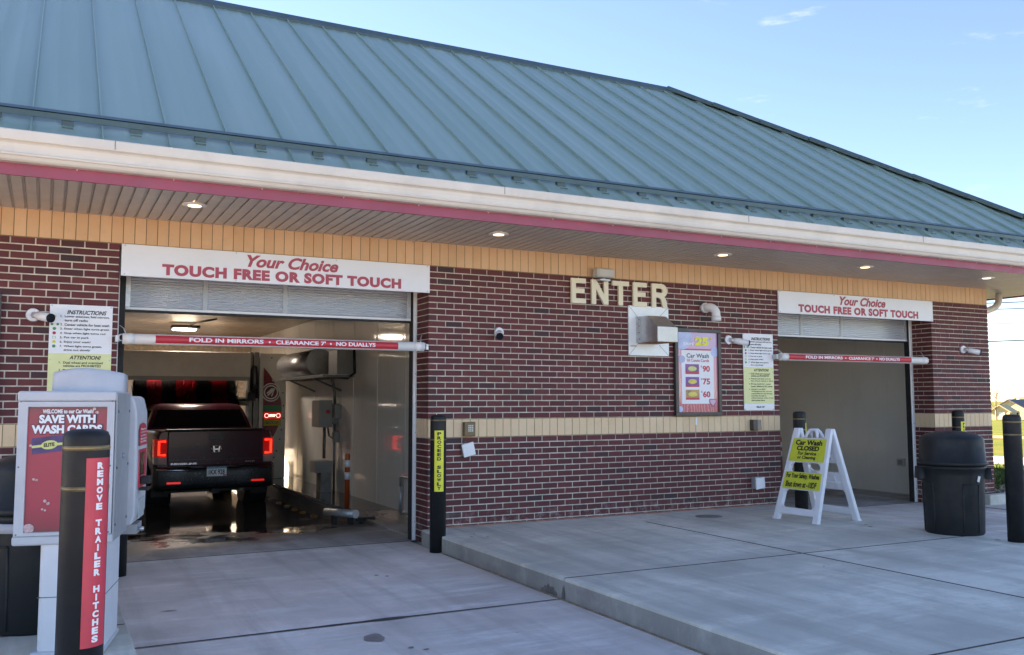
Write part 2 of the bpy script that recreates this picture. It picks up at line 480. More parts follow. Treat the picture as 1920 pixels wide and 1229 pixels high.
def sheet(name, xs, ys, mat, dz, kind='structure', parent=None, hole=None):
    mb = MB()
    v = [(x, y, zt(x, y) + dz) for y in ys for x in xs]
    n = len(xs)
    mb.add(v, [(j * n + i, j * n + i + 1, (j + 1) * n + i + 1, (j + 1) * n + i) for j in range(len(ys) - 1) for i in range(n - 1) if not (hole and hole[0] <= xs[i] < hole[1] and hole[2] <= ys[j] < hole[3])], True)
    o = mb.build(name, mat, parent, fix=False)
    if kind and parent is None: o['kind'] = kind
    return o
def spread(a, b, n): return [a + (b - a) * i / n for i in range(n + 1)]
big = [-2500, -1200, -600, -300, -200, -140, -100, -70, -50, -35, -25, -15, -5, 5, 15, 25, 35, 45, 60, 80, 100, 130, 160, 200, 250, 320, 500, 900, 1500, 2500]
sheet('terrain', sorted(big + [-8.9, 9.3]), sorted(big + [0.28, 14.05]), MT['grass'], -0.035, hole=(-8.9, 9.3, 0.28, 14.05))
sheet('lawn', [9.5, 12, 15, 18, 22, 26, 32, 40, 50, 65, 80, 100, 130], [-0.3, 2, 5, 8, 12, 16, 20, 28, 36, 50, 70, 100], MT['grass'], 0.10)
sheet('parking_lot', spread(-60, 9.2, 16), spread(-90, 0.3, 18), MT['conc_lot'], -0.016)  # stretched far behind the camera to bounce more sunlight onto the front
sheet('rear_lot', spread(-30, 15.6, 8), spread(14.1, 34, 6), M('asphalt', (0.055, 0.055, 0.055), 0.85, var=0.2, scale=3, bmp=0.4), 0.112 - 0.128)
sheet('exit_road', [16.0, 17.8, 19.7], spread(-30, 90, 20), MT['conc_lot'], 0.112)
sheet('dirt_path', [36.5, 39, 41.5], spread(-30, 90, 20), M('dry_ground', (0.30, 0.19, 0.10), 0.9, var=0.3, scale=0.8), 0.112)

def slab(name, x0, x1, y0, y1, z0, z1, mat, parent, bev=0.008):
    return MB().box(x0, x1, y0, y1, z0, z1).build(name, mat, parent, bevel=bev, seg=2)
drv = empty('driveway', (0, 0, 0), kind='structure')
LX0, LX1 = -3.215, -0.072
for x0, x1 in ((LX0, LX1), (4.945, 8.40)):
    ys = [0.33, -3.0, -6.0, -9.0, -13.0]
    for i in range(4):
        slab('slab', x0 + 0.006, x1 - 0.006, ys[i + 1] + 0.009, ys[i] - 0.009, -0.14, 0.0, MT['conc_drive'], drv)
    for i in (1, 2, 3):
        mb = MB(); n = 40
        top = []; bot = []
        for k in range(n + 1):
            x = x0 + (x1 - x0) * k / n
            f = k / n
            wd = 0.010 + 0.012 * max(0, math.sin(3.0 * f + 0.2)) ** 2 * (0.7 + 0.6 * random.random()) + (0.016 if 0.50 < f < 0.60 else 0)
            top.append((x, ys[i] + wd, 0.0035)); bot.append((x, ys[i] - wd, 0.0035))
        mb.add(top + bot, [(k, k + 1, n + 2 + k, n + 1 + k) for k in range(n)])
        mb.build('joint_sealant', MT['sealant'], drv, fix=False)
    MB().box(x1 - 0.022, x1 + 0.02, -8.6, -0.5, -0.1, 0.006).build('edge_strip', MT['tan_seal'], drv)
for x0, x1 in ((LX0, LX1), (4.945, 8.40)): MB().box(max(x0, -3.13) , min(x1 + 0.08, 8.14), 0.318, 0.336, -0.12, 0.0015).build('threshold_joint', MT['sealant'], drv)
# apron at the right, beyond the second lane
slab('apron_slab', 8.412, 14.0, -13.0, -0.46, -0.14, 0.0, MT['conc_drive'], drv)
slab('apron_slab', 8.412, 9.0, -0.44, 0.33, -0.14, 0.0, MT['conc_drive'], drv)
# stains and damp marks lying on the drive
def blot(name, x, y, rx, ry, z, seed, mat, parent, n=22, jag=0.25, rot=0):
    rnd = random.Random(seed); mb = MB()
    ph = [rnd.uniform(0, 6.28) for _ in range(4)]
    pts = []
    for i in range(n):
        a = 2 * math.pi * i / n
        r = 1 + jag * (0.5 * math.sin(2 * a + ph[0]) + 0.35 * math.sin(3 * a + ph[1]) + 0.3 * math.sin(5 * a + ph[2]))
        px_, py_ = rx * r * math.cos(a), ry * r * math.sin(a)
        pts.append((x + px_ * math.cos(rot) - py_ * math.sin(rot), y + px_ * math.sin(rot) + py_ * math.cos(rot), z))
    mb.add(pts, [tuple(range(n))])
    return mb.build(name, mat, parent, fix=False)
MT['damp'] = M('damp_concrete', (0.27, 0.235, 0.22), 0.5, var=0.15, scale=12)
for i, (x, y, rx, ry) in enumerate([(-1.75, -3.45, 0.075, 0.09), (-1.62, -3.78, 0.018, 0.02), (-1.55, -3.86, 0.02, 0.014), (-1.05, -1.42, 0.016, 0.03), (-0.98, -1.50, 0.015, 0.025), (-2.85, -2.02, 0.06, 0.015)]):
    blot('damp_mark', x, y, rx, ry, 0.004, i, MT['damp'], drv)
IZ = 0.165
def island(name, x0, x1, xs, ys):
    root = empty(name, ((x0 + x1) / 2, ys[-1], 0), kind='structure')
    inv = Matrix.Translation(-root.location)
    def put(o): o.matrix_parent_inverse = inv; return o
    xx = [x0] + xs + [x1]
    for i in range(len(xx) - 1):
        for j in range(len(ys) - 1):
            put(slab('slab', xx[i] + (0.006 if i else 0), xx[i + 1] - (0.006 if i < len(xx) - 2 else 0), ys[j + 1] + 0.006, ys[j] - 0.006, -0.12, IZ, MT['conc_island'], root, 0.006))
    put(MB().box(x0 + 0.03, x1 - 0.03, ys[-1] + 0.03, ys[0] - 0.02, -0.13, IZ - 0.0045).build('joint_fill', MT['sealant'], root))
    for jy in ys[1:-1]: put(MB().box(x0 + 0.01, x1 - 0.01, jy - 0.0065, jy + 0.0065, IZ - 0.004, IZ + 0.0016).build('joint', MT['sealant'], root))
    for jx in xs: put(MB().box(jx - 0.006, jx + 0.006, ys[-1] + 0.01, ys[0] - 0.6, IZ - 0.004, IZ + 0.0024).build('joint', MT['sealant'], root))
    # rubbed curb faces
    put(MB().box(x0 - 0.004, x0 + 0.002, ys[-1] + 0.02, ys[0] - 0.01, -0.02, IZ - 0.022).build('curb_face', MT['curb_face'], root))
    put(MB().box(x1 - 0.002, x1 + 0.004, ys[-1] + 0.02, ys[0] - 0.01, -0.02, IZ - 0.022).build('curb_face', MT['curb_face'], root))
    return root
isl = island('concrete_island', -0.07, 4.94, [2.43], [-0.012, -3.03, -5.80, -8.6])
isl_l = island('concrete_island', -8.2, -3.22, [-5.7], [-0.012, -3.03, -5.80, -8.6])
inv = Matrix.Translation(-isl.location)
# damp marks on the curb face
rnd = random.Random(4)
for y0, z0, wd, ht in ((-2.80, 0.004, 0.26, 0.085), (-3.03, 0.0, 0.06, 0.140)):
    mb = MB(); n = 30; top = []; bot = []
    for k in range(n + 1):
        f = k / n
        hh = ht * (0.35 + 0.65 * math.sin(math.pi * min(1, f * 1.1)) * rnd.uniform(0.45, 1.0))
        top.append((-0.0745, y0 - wd / 2 + wd * f, min(z0 + hh, 0.142))); bot.append((-0.0745, y0 - wd / 2 + wd * f, z0 + 0.004))
    mb.add(top + bot, [(k, k + 1, n + 2 + k, n + 1 + k) for k in range(n)])
    o = mb.build('damp_mark', M('curb_damp', (0.16, 0.145, 0.13), 0.6, var=0.4, scale=25), isl, fix=False); o.matrix_parent_inverse = inv
o = MB().lathe([(0.0, 0.0), (0.16, 0.0), (0.16, 0.005), (0.145, 0.007), (0.0, 0.007)], 28, (3.365, -0.58, IZ - 0.001)).build('access_cover', M('cast_cover', (0.24, 0.22, 0.20), 0.6, var=0.2), isl); o.matrix_parent_inverse = inv
for i, (x, y, r) in enumerate([(0.18, -0.75, 0.02), (0.3, -0.55, 0.012), (0.33, -0.82, 0.016), (4.35, -2.1, 0.03), (4.45, -1.95, 0.02), (4.95 - 0.25, -3.35, 0.025), (2.1, -3.6, 0.012)]):
    o = blot('dark_spot', x, y, r, r * 0.8, IZ + 0.003, 30 + i, MT['stain'], isl); o.matrix_parent_inverse = inv
# kerb, rocks and lawn edge right of the building
kb = MB().box(8.72, 15.5, -0.44, -0.30, -0.1, 0.15).build('kerb', MT['conc_island'], bevel=0.02); kb['kind'] = 'structure'
rb = MB(); rnd = random.Random(3)
for i in range(420):
    x = rnd.uniform(9.49, 10.6); y = rnd.uniform(-0.27, 3.5); r = rnd.uniform(0.018, 0.05)
    c = Vector((x, y, 0.105 + r * 0.3))
    sc = (rnd.uniform(0.8, 1.4), rnd.uniform(0.8, 1.4), rnd.uniform(0.5, 0.9))
    bmv = [(1, 0, 0), (-1, 0, 0), (0, 1, 0), (0, -1, 0), (0, 0, 1), (0, 0, -1)]
    rot = Euler((rnd.uniform(0, 6), rnd.uniform(0, 6), rnd.uniform(0, 6))).to_matrix()
    rb.add([c + rot @ Vector((a * r * sc[0], b * r * sc[1], d * r * sc[2])) for a, b, d in bmv],
           [(0, 2, 4), (2, 1, 4), (1, 3, 4), (3, 0, 4), (2, 0, 5), (1, 2, 5), (3, 1, 5), (0, 3, 5)])
o = rb.build('landscape_gravel', M('river_rock', (0.30, 0.25, 0.19), 0.8, var=0.5, scale=25), fix=False)
tag(o, 'strip of brown landscape rock beside the brick wall corner', 'gravel', kind='stuff')
gb = MB(); rnd = random.Random(5)
for i in range(14000):
    t_ = rnd.random() ** 1.4
    x = 10.4 + 6 * t_ + rnd.uniform(-0.6, 0.9); y = -0.25 + rnd.random() * 7.5
    if x > 15.9: continue
    h = rnd.uniform(0.04, 0.09); a = rnd.uniform(0, 6.28); wv = 0.006 + 0.004 * t_
    dx, dy = math.cos(a) * wv, math.sin(a) * wv
    lx, ly = rnd.uniform(-0.03, 0.03), rnd.uniform(-0.03, 0.03)
    z = zt(x, y) + 0.10
    gb.add([(x - dx, y - dy, z), (x + dx, y + dy, z), (x + lx, y + ly, z + h)], [(0, 1, 2)])
o = gb.build('lawn_blades', M('grass_blade', (0.065, 0.12, 0.022), 0.8, var=0.4, scale=3, spec=0.2), fix=False)
tag(o, 'short green grass growing right of the building', 'grass', kind='stuff')

# ================================================================== the building
BL, BH = 0.2032, 0.06773
XC0, XC1, XL, XP0, XP1 = 0.0, 5.08, -3.1387, 8.147, 9.462
XB0 = -9.0
ZB0, ZB1, ZU0, ZU1 = 1.14, 1.3432, 3.0365, 3.292
YD = 14.1
house = empty('car_wash_building', (3.0, 0, 0), label='brick car wash building with green standing seam roof and two bays', cat='building')
HI = Matrix.Translation((-3.0, 0, 0))
def hp(o): o.parent = house; o.matrix_parent_inverse = HI; return o
wl = MB()
yb = 0.0075
for x0, x1 in ((XB0, XL), (XC0, XC1), (XP0, XP1)):
    wl.box(x0 + 0.008, x1 - 0.008, yb, 0.36, -0.1, ZU0 - 0.001)
wl.box(XB0 + 0.008, XP1 - 0.008, yb, 0.36, ZU0, ZU1 + 0.2)
wl.box(XP1 - 0.3, XP1 - 0.008, 0.361, YD, -0.1, ZU1 + 0.2)
wl.box(XB0 + 0.008, XB0 + 0.3, 0.361, YD, -0.1, ZU1 + 0.2)
for x0, x1 in ((XB0 + 0.31, XL), (XC0, XC1), (XP0, XP1 - 0.31)):
    wl.box(x0, x1, YD - 0.3, YD, -0.1, 2.48)
wl.box(XB0 + 0.31, XP1 - 0.31, YD - 0.3, YD, 2.481, ZU1 + 0.2)
wall = hp(wl.build('wall', MT['mortar']))
def wp(o): o.parent = wall; return o      # wall sits at the house origin
# --- bricks
J = 0.0118
items = []      # (x0,x1,y0,y1,z0,z1)
def courses():
    out = []
    for k in range(25): out.append((k, ZU0 - k * BH - BH + J / 2, ZU0 - k * BH - J / 2))
    k = 25; z = ZB0
    while z > 0.0:
        out.append((k, max(z - BH + J / 2, -0.03), z - J / 2)); k += 1; z -= BH
    return out
CO = courses()
def run(a, b, ref, lo_j, hi_j, half, axis, face, depth):
    for k, z0, z1 in CO:
        off = ref + (0.5 * BL if (k % 2 == 0) == half else 0.0)
        n0 = math.floor((a - off) / BL) - 1
        for n in range(n0, n0 + int((b - a) / BL) + 4):
            p, q = off + n * BL, off + (n + 1) * BL
            p2 = max(p, a); q2 = min(q, b)
            if q2 - p2 < 0.03: continue
            p2 += J / 2 if p2 > a + 1e-6 else lo_j
            q2 -= J / 2 if q2 < b - 1e-6 else hi_j
            if axis == 'x': items.append(('x', p2, q2, face, depth, z0, z1))
            else: items.append(('y', p2, q2, face, depth, z0, z1))
run(XB0, XL, XL, 0, 0, True, 'x', 0.0, 0.085)
run(XC0, XC1, 0.0, 0, 0, True, 'x', 0.0, 0.085)
run(XP0, XP1, XP0, 0, 0, True, 'x', 0.0, 0.085)
run(0.088, 0.352, -0.02, 0, 0, False, 'y', 0.0, 0.085)         # jamb of the left bay (faces -x)
run(0.088, 0.352, -0.02, 0, 0, False, 'y', XP0, 0.085)         # jamb of the right bay
run(0.088, 14.0, -0.02, 0, 0, False, 'y', XB0, 0.085)
run(0.088, 14.0, -0.02, 0, 0, False, 'y', XP1, -0.085)          # right end wall (faces +x)
def bbox(it, rnd):
    ax, p, q, f, d, z0, z1 = it
    e = rnd.uniform(0, 0.0022)
    if ax == 'x': return (p, q, f + e, f + d, z0, z1)
    if d > 0: return (f + e, f + d, p, q, z0, z1)
    return (f + d, f - e, p, q, z0, z1)
def area(it):
    b = bbox(it, random.Random(0))
    if it[0] == 'y': return 0
    c = ((b[0] + b[1]) / 2, b[2], (b[4] + b[5]) / 2)
    x, y, d = px_of(c)
    if not (3 < x < 1917 and 3 < y < 1226): return 0
    if 35 < x < 285 and 700 < y < 1020: return 0
    if x < 130 and y > 855: return 0
    if 93 < x < 212 and 570 < y < 760: return 0
    x2 = px_of((b[0], b[2], b[4])); x3 = px_of((b[1], b[2], b[5]))
    return abs((x3[0] - x2[0]) * (x3[1] - x2[1])) * (1 if d > 0 else 0)
order = sorted(range(len(items)), key=lambda i: -area(items[i]))
near = set(order[:300])
rnd = random.Random(11)
mass = MB(); cache = {}
for i, it in enumerate(items):
    b = bbox(it, rnd)
    if i in near:
        L, H = round(b[1] - b[0], 4), round(b[5] - b[4], 4)
        if (L, H) not in cache:
            mb = MB().box(-L / 2, L / 2, 0, 0.083, -H / 2, H / 2)
            me = mb.mesh('brick'); cache[(L, H)] = me
            bm = bmesh.new(); bm.from_mesh(me)
            bmesh.ops.bevel(bm, geom=[e for e in bm.edges if all(v.co.y < 0.01 for v in e.verts)], offset=0.0025, segments=1, affect='EDGES')
            bm.to_mesh(me); bm.free()
        part('brick', cache[(L, H)], MT['brick'], wall, ((b[0] + b[1]) / 2, b[2], (b[4] + b[5]) / 2), (rnd.uniform(-.010, .010), rnd.uniform(-.004, .004), rnd.uniform(-.006, .006)))
    else:
        x, y, z = (b[0] + b[1]) / 2, (b[2] + b[3]) / 2, (b[4] + b[5]) / 2
        m = Matrix.Translation((x, y, z)) @ Euler((rnd.uniform(-.010, .010), rnd.uniform(-.004, .004), rnd.uniform(-.006, .006))).to_matrix().to_4x4() @ Matrix.Translation((-x, -y, -z))
        mass.box(*b, mat=m)
o = wp(mass.build('brickwork', MT['brick_mass'], fix=False)); o['kind'] = 'stuff'
# --- soldier blocks of the two buff bands
SB = BL / 2
def blocks(a, b, z0, z1, mat, axis='x', face=0.0):
    n = max(1, round((b - a) / SB)); wd = (b - a) / n
    key = (round(wd, 4), round(z1 - z0, 3), mat, axis)
    if key not in cache:
        h = z1 - z0 - 0.009
        me = MB().box(-wd / 2 + 0.0035, wd / 2 - 0.0035, 0, 0.08, -h / 2, h / 2).mesh('block'); me.materials.append(MT[mat]); cache[key] = me
    for i in range(n):
        c = a + wd * (i + 0.5)
        if axis == 'x': part('block', cache[key], MT[mat], wall, (c, face + rnd.uniform(-0.002, 0.002), (z0 + z1) / 2), (rnd.uniform(-.006, .006), rnd.uniform(-.003, .003), 0))
        else: part('block', cache[key], MT[mat], wall, (face + rnd.uniform(-0.001, 0.001), c, (z0 + z1) / 2), (0, 0, R(-90)))
blocks(XB0, XP1, ZU0, ZU1 + 0.006, 'block_up')
blocks(XB0, XL, ZB0, ZB1, 'block_mid'); blocks(XC0, XC1, ZB0, ZB1, 'block_mid'); blocks(XP0, XP1, ZB0, ZB1, 'block_mid')
for f in (XC0, XP0): blocks(0.088, 0.352, ZB0, ZB1, 'block_mid', 'y', f)
wp(MB().box(XB0, XP1, 0.0045, 0.0074, ZU0 - 0.006, ZU1).build('band_mortar', MT['mortar_dark']))
for xa_, xb_ in ((XB0, XL), (XC0, XC1), (XP0, XP1)): wp(MB().box(xa_, xb_, 0.0045, 0.0074, ZB0 - 0.003, ZB1 + 0.002).build('band_mortar', MT['mortar_dark']))
wp(MB().box(XC0 + 0.01, XC1 - 0.01, -0.018, 0.006, IZ - 0.01, IZ + 0.012).build('base_sealant', M('pink_sealant', (0.36, 0.15, 0.11), 0.7, var=0.3, scale=12)))
for xa_, xb_ in ((XB0, XB0 + 0.08), (XP1 - 0.08, XP1)):
    for za_, zb_ in ((ZB0, ZB1), (ZU0, ZU1)): wp(MB().box(xa_, xb_, 0.09, YD, za_ + 0.004, zb_ - 0.004).build('side_band', MT['block_mid']))
# steel lintels, flush over both openings
for x0, x1 in ((XL, XC0), (XC1, XP0)):
    wp(MB().box(x0, x1, 0.01, 0.36, ZU0 - 0.012, ZU0 - 0.002).build('lintel', MT['steel_dark']))
# ------------------------------------------------------------------ soffit, fascia, gutter
EY, EX = -1.50, 10.92
soff = hp(MB().box(XB0 - 1.4, EX - 0.03, -1.40, YD + 1.4, ZU1 + 0.030, ZU1 + 0.05).build('soffit', MT['soffit']))
me_a = MB().prism([(-0.046, 0.0), (0.030, 0.0), (0.037, 0.011), (0.0505, 0.011), (0.0505, 0.028), (-0.046, 0.028)], lambda u, v, w_: (u, w_, v), -1.40, -0.004).mesh('plank')
me_b = MB().prism([(-0.046, 0.0), (0.030, 0.0), (0.037, 0.011), (0.0505, 0.011), (0.0505, 0.028), (-0.046, 0.028)], lambda u, v, w_: (u, w_, v), -1.40, 9.0).mesh('plank')
for me in (me_a, me_b): me.materials.append(MT['soffit'])
x = -5.30
while x < EX - 0.08:
    part('plank', me_b if x > XP1 + 0.06 else me_a, MT['soffit'], soff, (x, 0, ZU1 + rnd.uniform(-0.0006, 0.0006)))
    x += 0.1016
fas = MB()
fas.box(XB0 - 1.42, EX, -1.425, -1.40, ZU1 - 0.012, ZU1 + 0.30)
fas.box(EX - 0.025, EX, -1.40, YD + 1.42, ZU1 - 0.012, ZU1 + 0.30)
hp(fas.build('fascia', MT['burgundy']))
gp = [(-1.425, 3.372), (-1.495, 3.372), (-1.515, 3.385), (-1.528, 3.408), (-1.541, 3.412), (-1.545, 3.424), (-1.538, 3.434), (-1.528, 3.437), (-1.527, 3.470), (-1.531, 3.500), (-1.541, 3.512), (-1.562, 3.522), (-1.566, 3.535), (-1.566, 3.596), (-1.560, 3.603), (-1.552, 3.600), (-1.552, 3.545), (-1.425, 3.545)]
gut = hp(MB().prism(gp, lambda u, v, w_: (w_, u, v), XB0 - 1.5, EX + 0.14).build('gutter', MT['gutter']))
MB().prism(gp, lambda u, v, w_: (EX - 1.425 - u + 0.0, w_, v), -1.424, YD + 1.4).build('gutter_return', MT['gutter'], gut)
for xs_ in (-3.30, 0.15, 3.2, 6.05, 9.0):
    MB().box(xs_, xs_ + 0.004, -1.569, -1.5655, 3.53, 3.602).build('seam', MT['grey_print'], gut)
for i in range(22):
    xx = -5.0 + i * 0.72
    MB().cyl((xx, -1.428, 3.366), (xx, -1.440, 3.366), 0.006, n=6).build('rivet', MT['gutter'], gut)
ds = MB().tube([(10.27, 0.35, 3.31), (10.27, 0.35, 3.20), (10.24, 0.35, 3.13), (10.15, 0.35, 3.06), (9.95, 0.35, 3.00), (9.68, 0.35, 2.94), (9.57, 0.35, 2.88), (9.535, 0.35, 2.76), (9.535, 0.35, 0.15)], 0.052, 14)
hp(ds.build('downspout', MT['gutter']))
# ------------------------------------------------------------------ roof: front slope cut by hips, side slopes, flat deck behind the ridge
RY, RZ, EZ = 3.48, 7.03, 3.615
SL = (RZ - EZ) / (RY - EY)
def zr(y): return EZ + (y - EY) * SL
XR0, XR1 = XB0 - 1.5, EX        # eave corners
run_ = RY - EY
rt = MB()
YE = YD + 1.5
c = [(XR0, EY, EZ - 0.03), (XR1, EY, EZ - 0.03), (XR1, YE, EZ - 0.03), (XR0, YE, EZ - 0.03)]
t4 = [(XR0 + run_, RY, RZ - 0.03), (XR1 - run_, RY, RZ - 0.03), (XR1 - run_, YE - run_, RZ - 0.03), (XR0 + run_, YE - run_, RZ - 0.03)]
rt.add(c + t4, [(0, 1, 5, 4), (1, 2, 6, 5), (2, 3, 7, 6), (3, 0, 4, 7), (4, 5, 6, 7), (3, 2, 1, 0)])
roof = hp(rt.build('roof', MT['roof_trim']))
nrm = Vector((0, -SL, 1)).normalized()
def rp(x, y, h=0.0): return Vector((x, y, zr(y))) + nrm * h
P0, PW = -3.892, 0.5065
k0 = int((XR0 - P0) / PW) - 1
def top_y(x):        # where the hips cut a line running up the slope
    return min(RY, EY + max(0, x - XR0), EY + max(0, XR1 - x))
for k in range(k0, k0 + 46):
    x0, x1 = P0 + k * PW, P0 + (k + 1) * PW
    x0 = max(x0, XR0 + 0.01); x1 = min(x1, XR1 - 0.01)
    if x1 - x0 < 0.05: continue
    y0, y1 = top_y(x0), top_y(x1)
    nseg = 6
    FS = [(0, 0), (0.27, 0), (0.30, 1), (0.36, 1), (0.39, 0), (0.61, 0), (0.64, 1), (0.70, 1), (0.73, 0), (1, 0)]
    NF = len(FS)
    mb = MB(); tilt = rnd.uniform(-0.0035, 0.0035); bow = rnd.uniform(0.001, 0.005)
    g = []
    for j in range(nseg + 1):
        row = []
        for f, rs in FS:
            xx = x0 + (x1 - x0) * f
            yt = y0 + (y1 - y0) * f
            if (x0 < XR0 + run_ < x1) or (x0 < XR1 - run_ < x1): yt = top_y(xx)
            yy = EY - 0.035 + (yt - EY + 0.035) * j / nseg
            row.append(rp(xx, yy, 0.004 + (f - 0.5) * tilt + bow * math.sin(math.pi * f) * (1 + 0.4 * math.sin(j * 1.7 + k)) + 0.0045 * rs))
        g.append(row)
    v = [p for r_ in g for p in r_]
    mb.add(v, [(j * NF + q, j * NF + q + 1, (j + 1) * NF + q + 1, (j + 1) * NF + q) for j in range(nseg) for q in range(NF - 1)], True)
    mb.build('panel', MT['roof'], roof, fix=False)
    if x1 < XR1 - 0.3:
        h_ = 0.032; ww = 0.006
        yt = top_y(x1)
        sb = MB()
        a = [rp(x1 - ww, EY - 0.03, 0), rp(x1 + ww, EY - 0.03, 0), rp(x1 + ww, EY - 0.03, h_), rp(x1 - ww, EY - 0.03, h_)]
        b = [rp(x1 - ww, yt, 0), rp(x1 + ww, yt, 0), rp(x1 + ww, yt, h_), rp(x1 - ww, yt, h_)]
        sb.loft([a, b], smooth=False).build('seam', MT['roof'], roof)
# eave trim, side ribs, ridge and hip caps
eb = MB().prism([(0, 0), (0.0, -0.022), (0.012, -0.022), (0.012, 0.004)], lambda u, v, w_: (w_, EY - 0.042 + u, EZ - 0.028 + v + 0.012), XR0, XR1 + 0.03)
eb.build('eave_trim', MT['roof_cap'], roof)
cap = MB().prism([(-0.16, -0.16 * SL + 0.045), (0.0, 0.075), (0.16, 0.060), (0.16, 0.02), (-0.155, -0.16 * SL - 0.01)], lambda u, v, w_: (w_, RY + u, RZ + v), XR0 + run_ - 0.1, XR1 - run_ + 0.1)
cap.build('ridge_cap', MT['roof_cap'], roof)
for (xa, ya, za, xb, yb_, zb) in ((XR1 + 0.02, EY - 0.02, EZ, XR1 - run_, RY, RZ), (XR0 - 0.02, EY - 0.02, EZ, XR0 + run_, RY, RZ)):
    d = Vector((xb - xa, yb_ - ya, zb - za)).normalized()
    up = Vector((0, 0, 1)); side = d.cross(up).normalized(); u2 = side.cross(d)
    n = 9
    for i in range(n):
        p = Vector((xa, ya, za)).lerp(Vector((xb, yb_, zb)), i / n); q = Vector((xa, ya, za)).lerp(Vector((xb, yb_, zb)), (i + 1.03) / n)
        ring = lambda c_: [c_ + side * s_ * 0.14 + u2 * h2 for s_, h2 in ((-1, -0.02), (-1, 0.015), (-0.25, 0.075), (0.25, 0.075), (1, 0.015), (1, -0.02))]
        MB().loft([ring(p + u2 * 0.004 * (i % 2)), ring(q + u2 * (0.004 * (i % 2) + 0.006))], smooth=False).build('hip_cap', MT['roof_cap'], roof)
for k in range(34):     # ribs of the right-hand slope
    y = EY + 0.25 + k * PW
    if y > YE - 0.3: break
    xt = XR1 - min(run_, max(0, y - EY), max(0, YE - y))
    a = [(XR1, y - .009, EZ), (XR1, y + .009, EZ), (XR1, y + .009, EZ + .05), (XR1, y - .009, EZ + .05)]
    zt_ = EZ + (XR1 - xt) * SL
    b = [(xt, y - .009, zt_), (xt, y + .009, zt_), (xt, y + .009, zt_ + .05), (xt, y - .009, zt_ + .05)]
    MB().loft([a, b], smooth=False).build('seam', MT['roof'], roof)
# snow rail along the eave
sr = MB()
ysr = EY + 0.165
sr.box(XR0 + 0.3, XR1 - 0.15, ysr - 0.010, ysr - 0.002, zr(ysr) + 0.050, zr(ysr) + 0.105)
sr.prism([(0, 0), (0.055, 0.040), (0.055, 0.046), (0, 0.008)], lambda u, v, w_: (w_, ysr - 0.01 + u, zr(ysr) + 0.097 + v), XR0 + 0.3, XR1 - 0.15)
rail = sr.build('snow_rail', MT['roof_trim'], roof)
for k in range(k0, k0 + 46):
    x = P0 + (k + 0.5) * PW
    if XR0 + 0.4 < x < XR1 - 0.3:
        MB().box(x - 0.045, x + 0.045, ysr - 0.0, ysr + 0.05, zr(ysr) - 0.01, zr(ysr) + 0.06).box(x - 0.04, x + 0.04, ysr - 0.055, ysr - 0.011, zr(ysr - .05) + 0.006, zr(ysr - .05) + 0.018).build('bracket', MT['roof_cap'], rail)
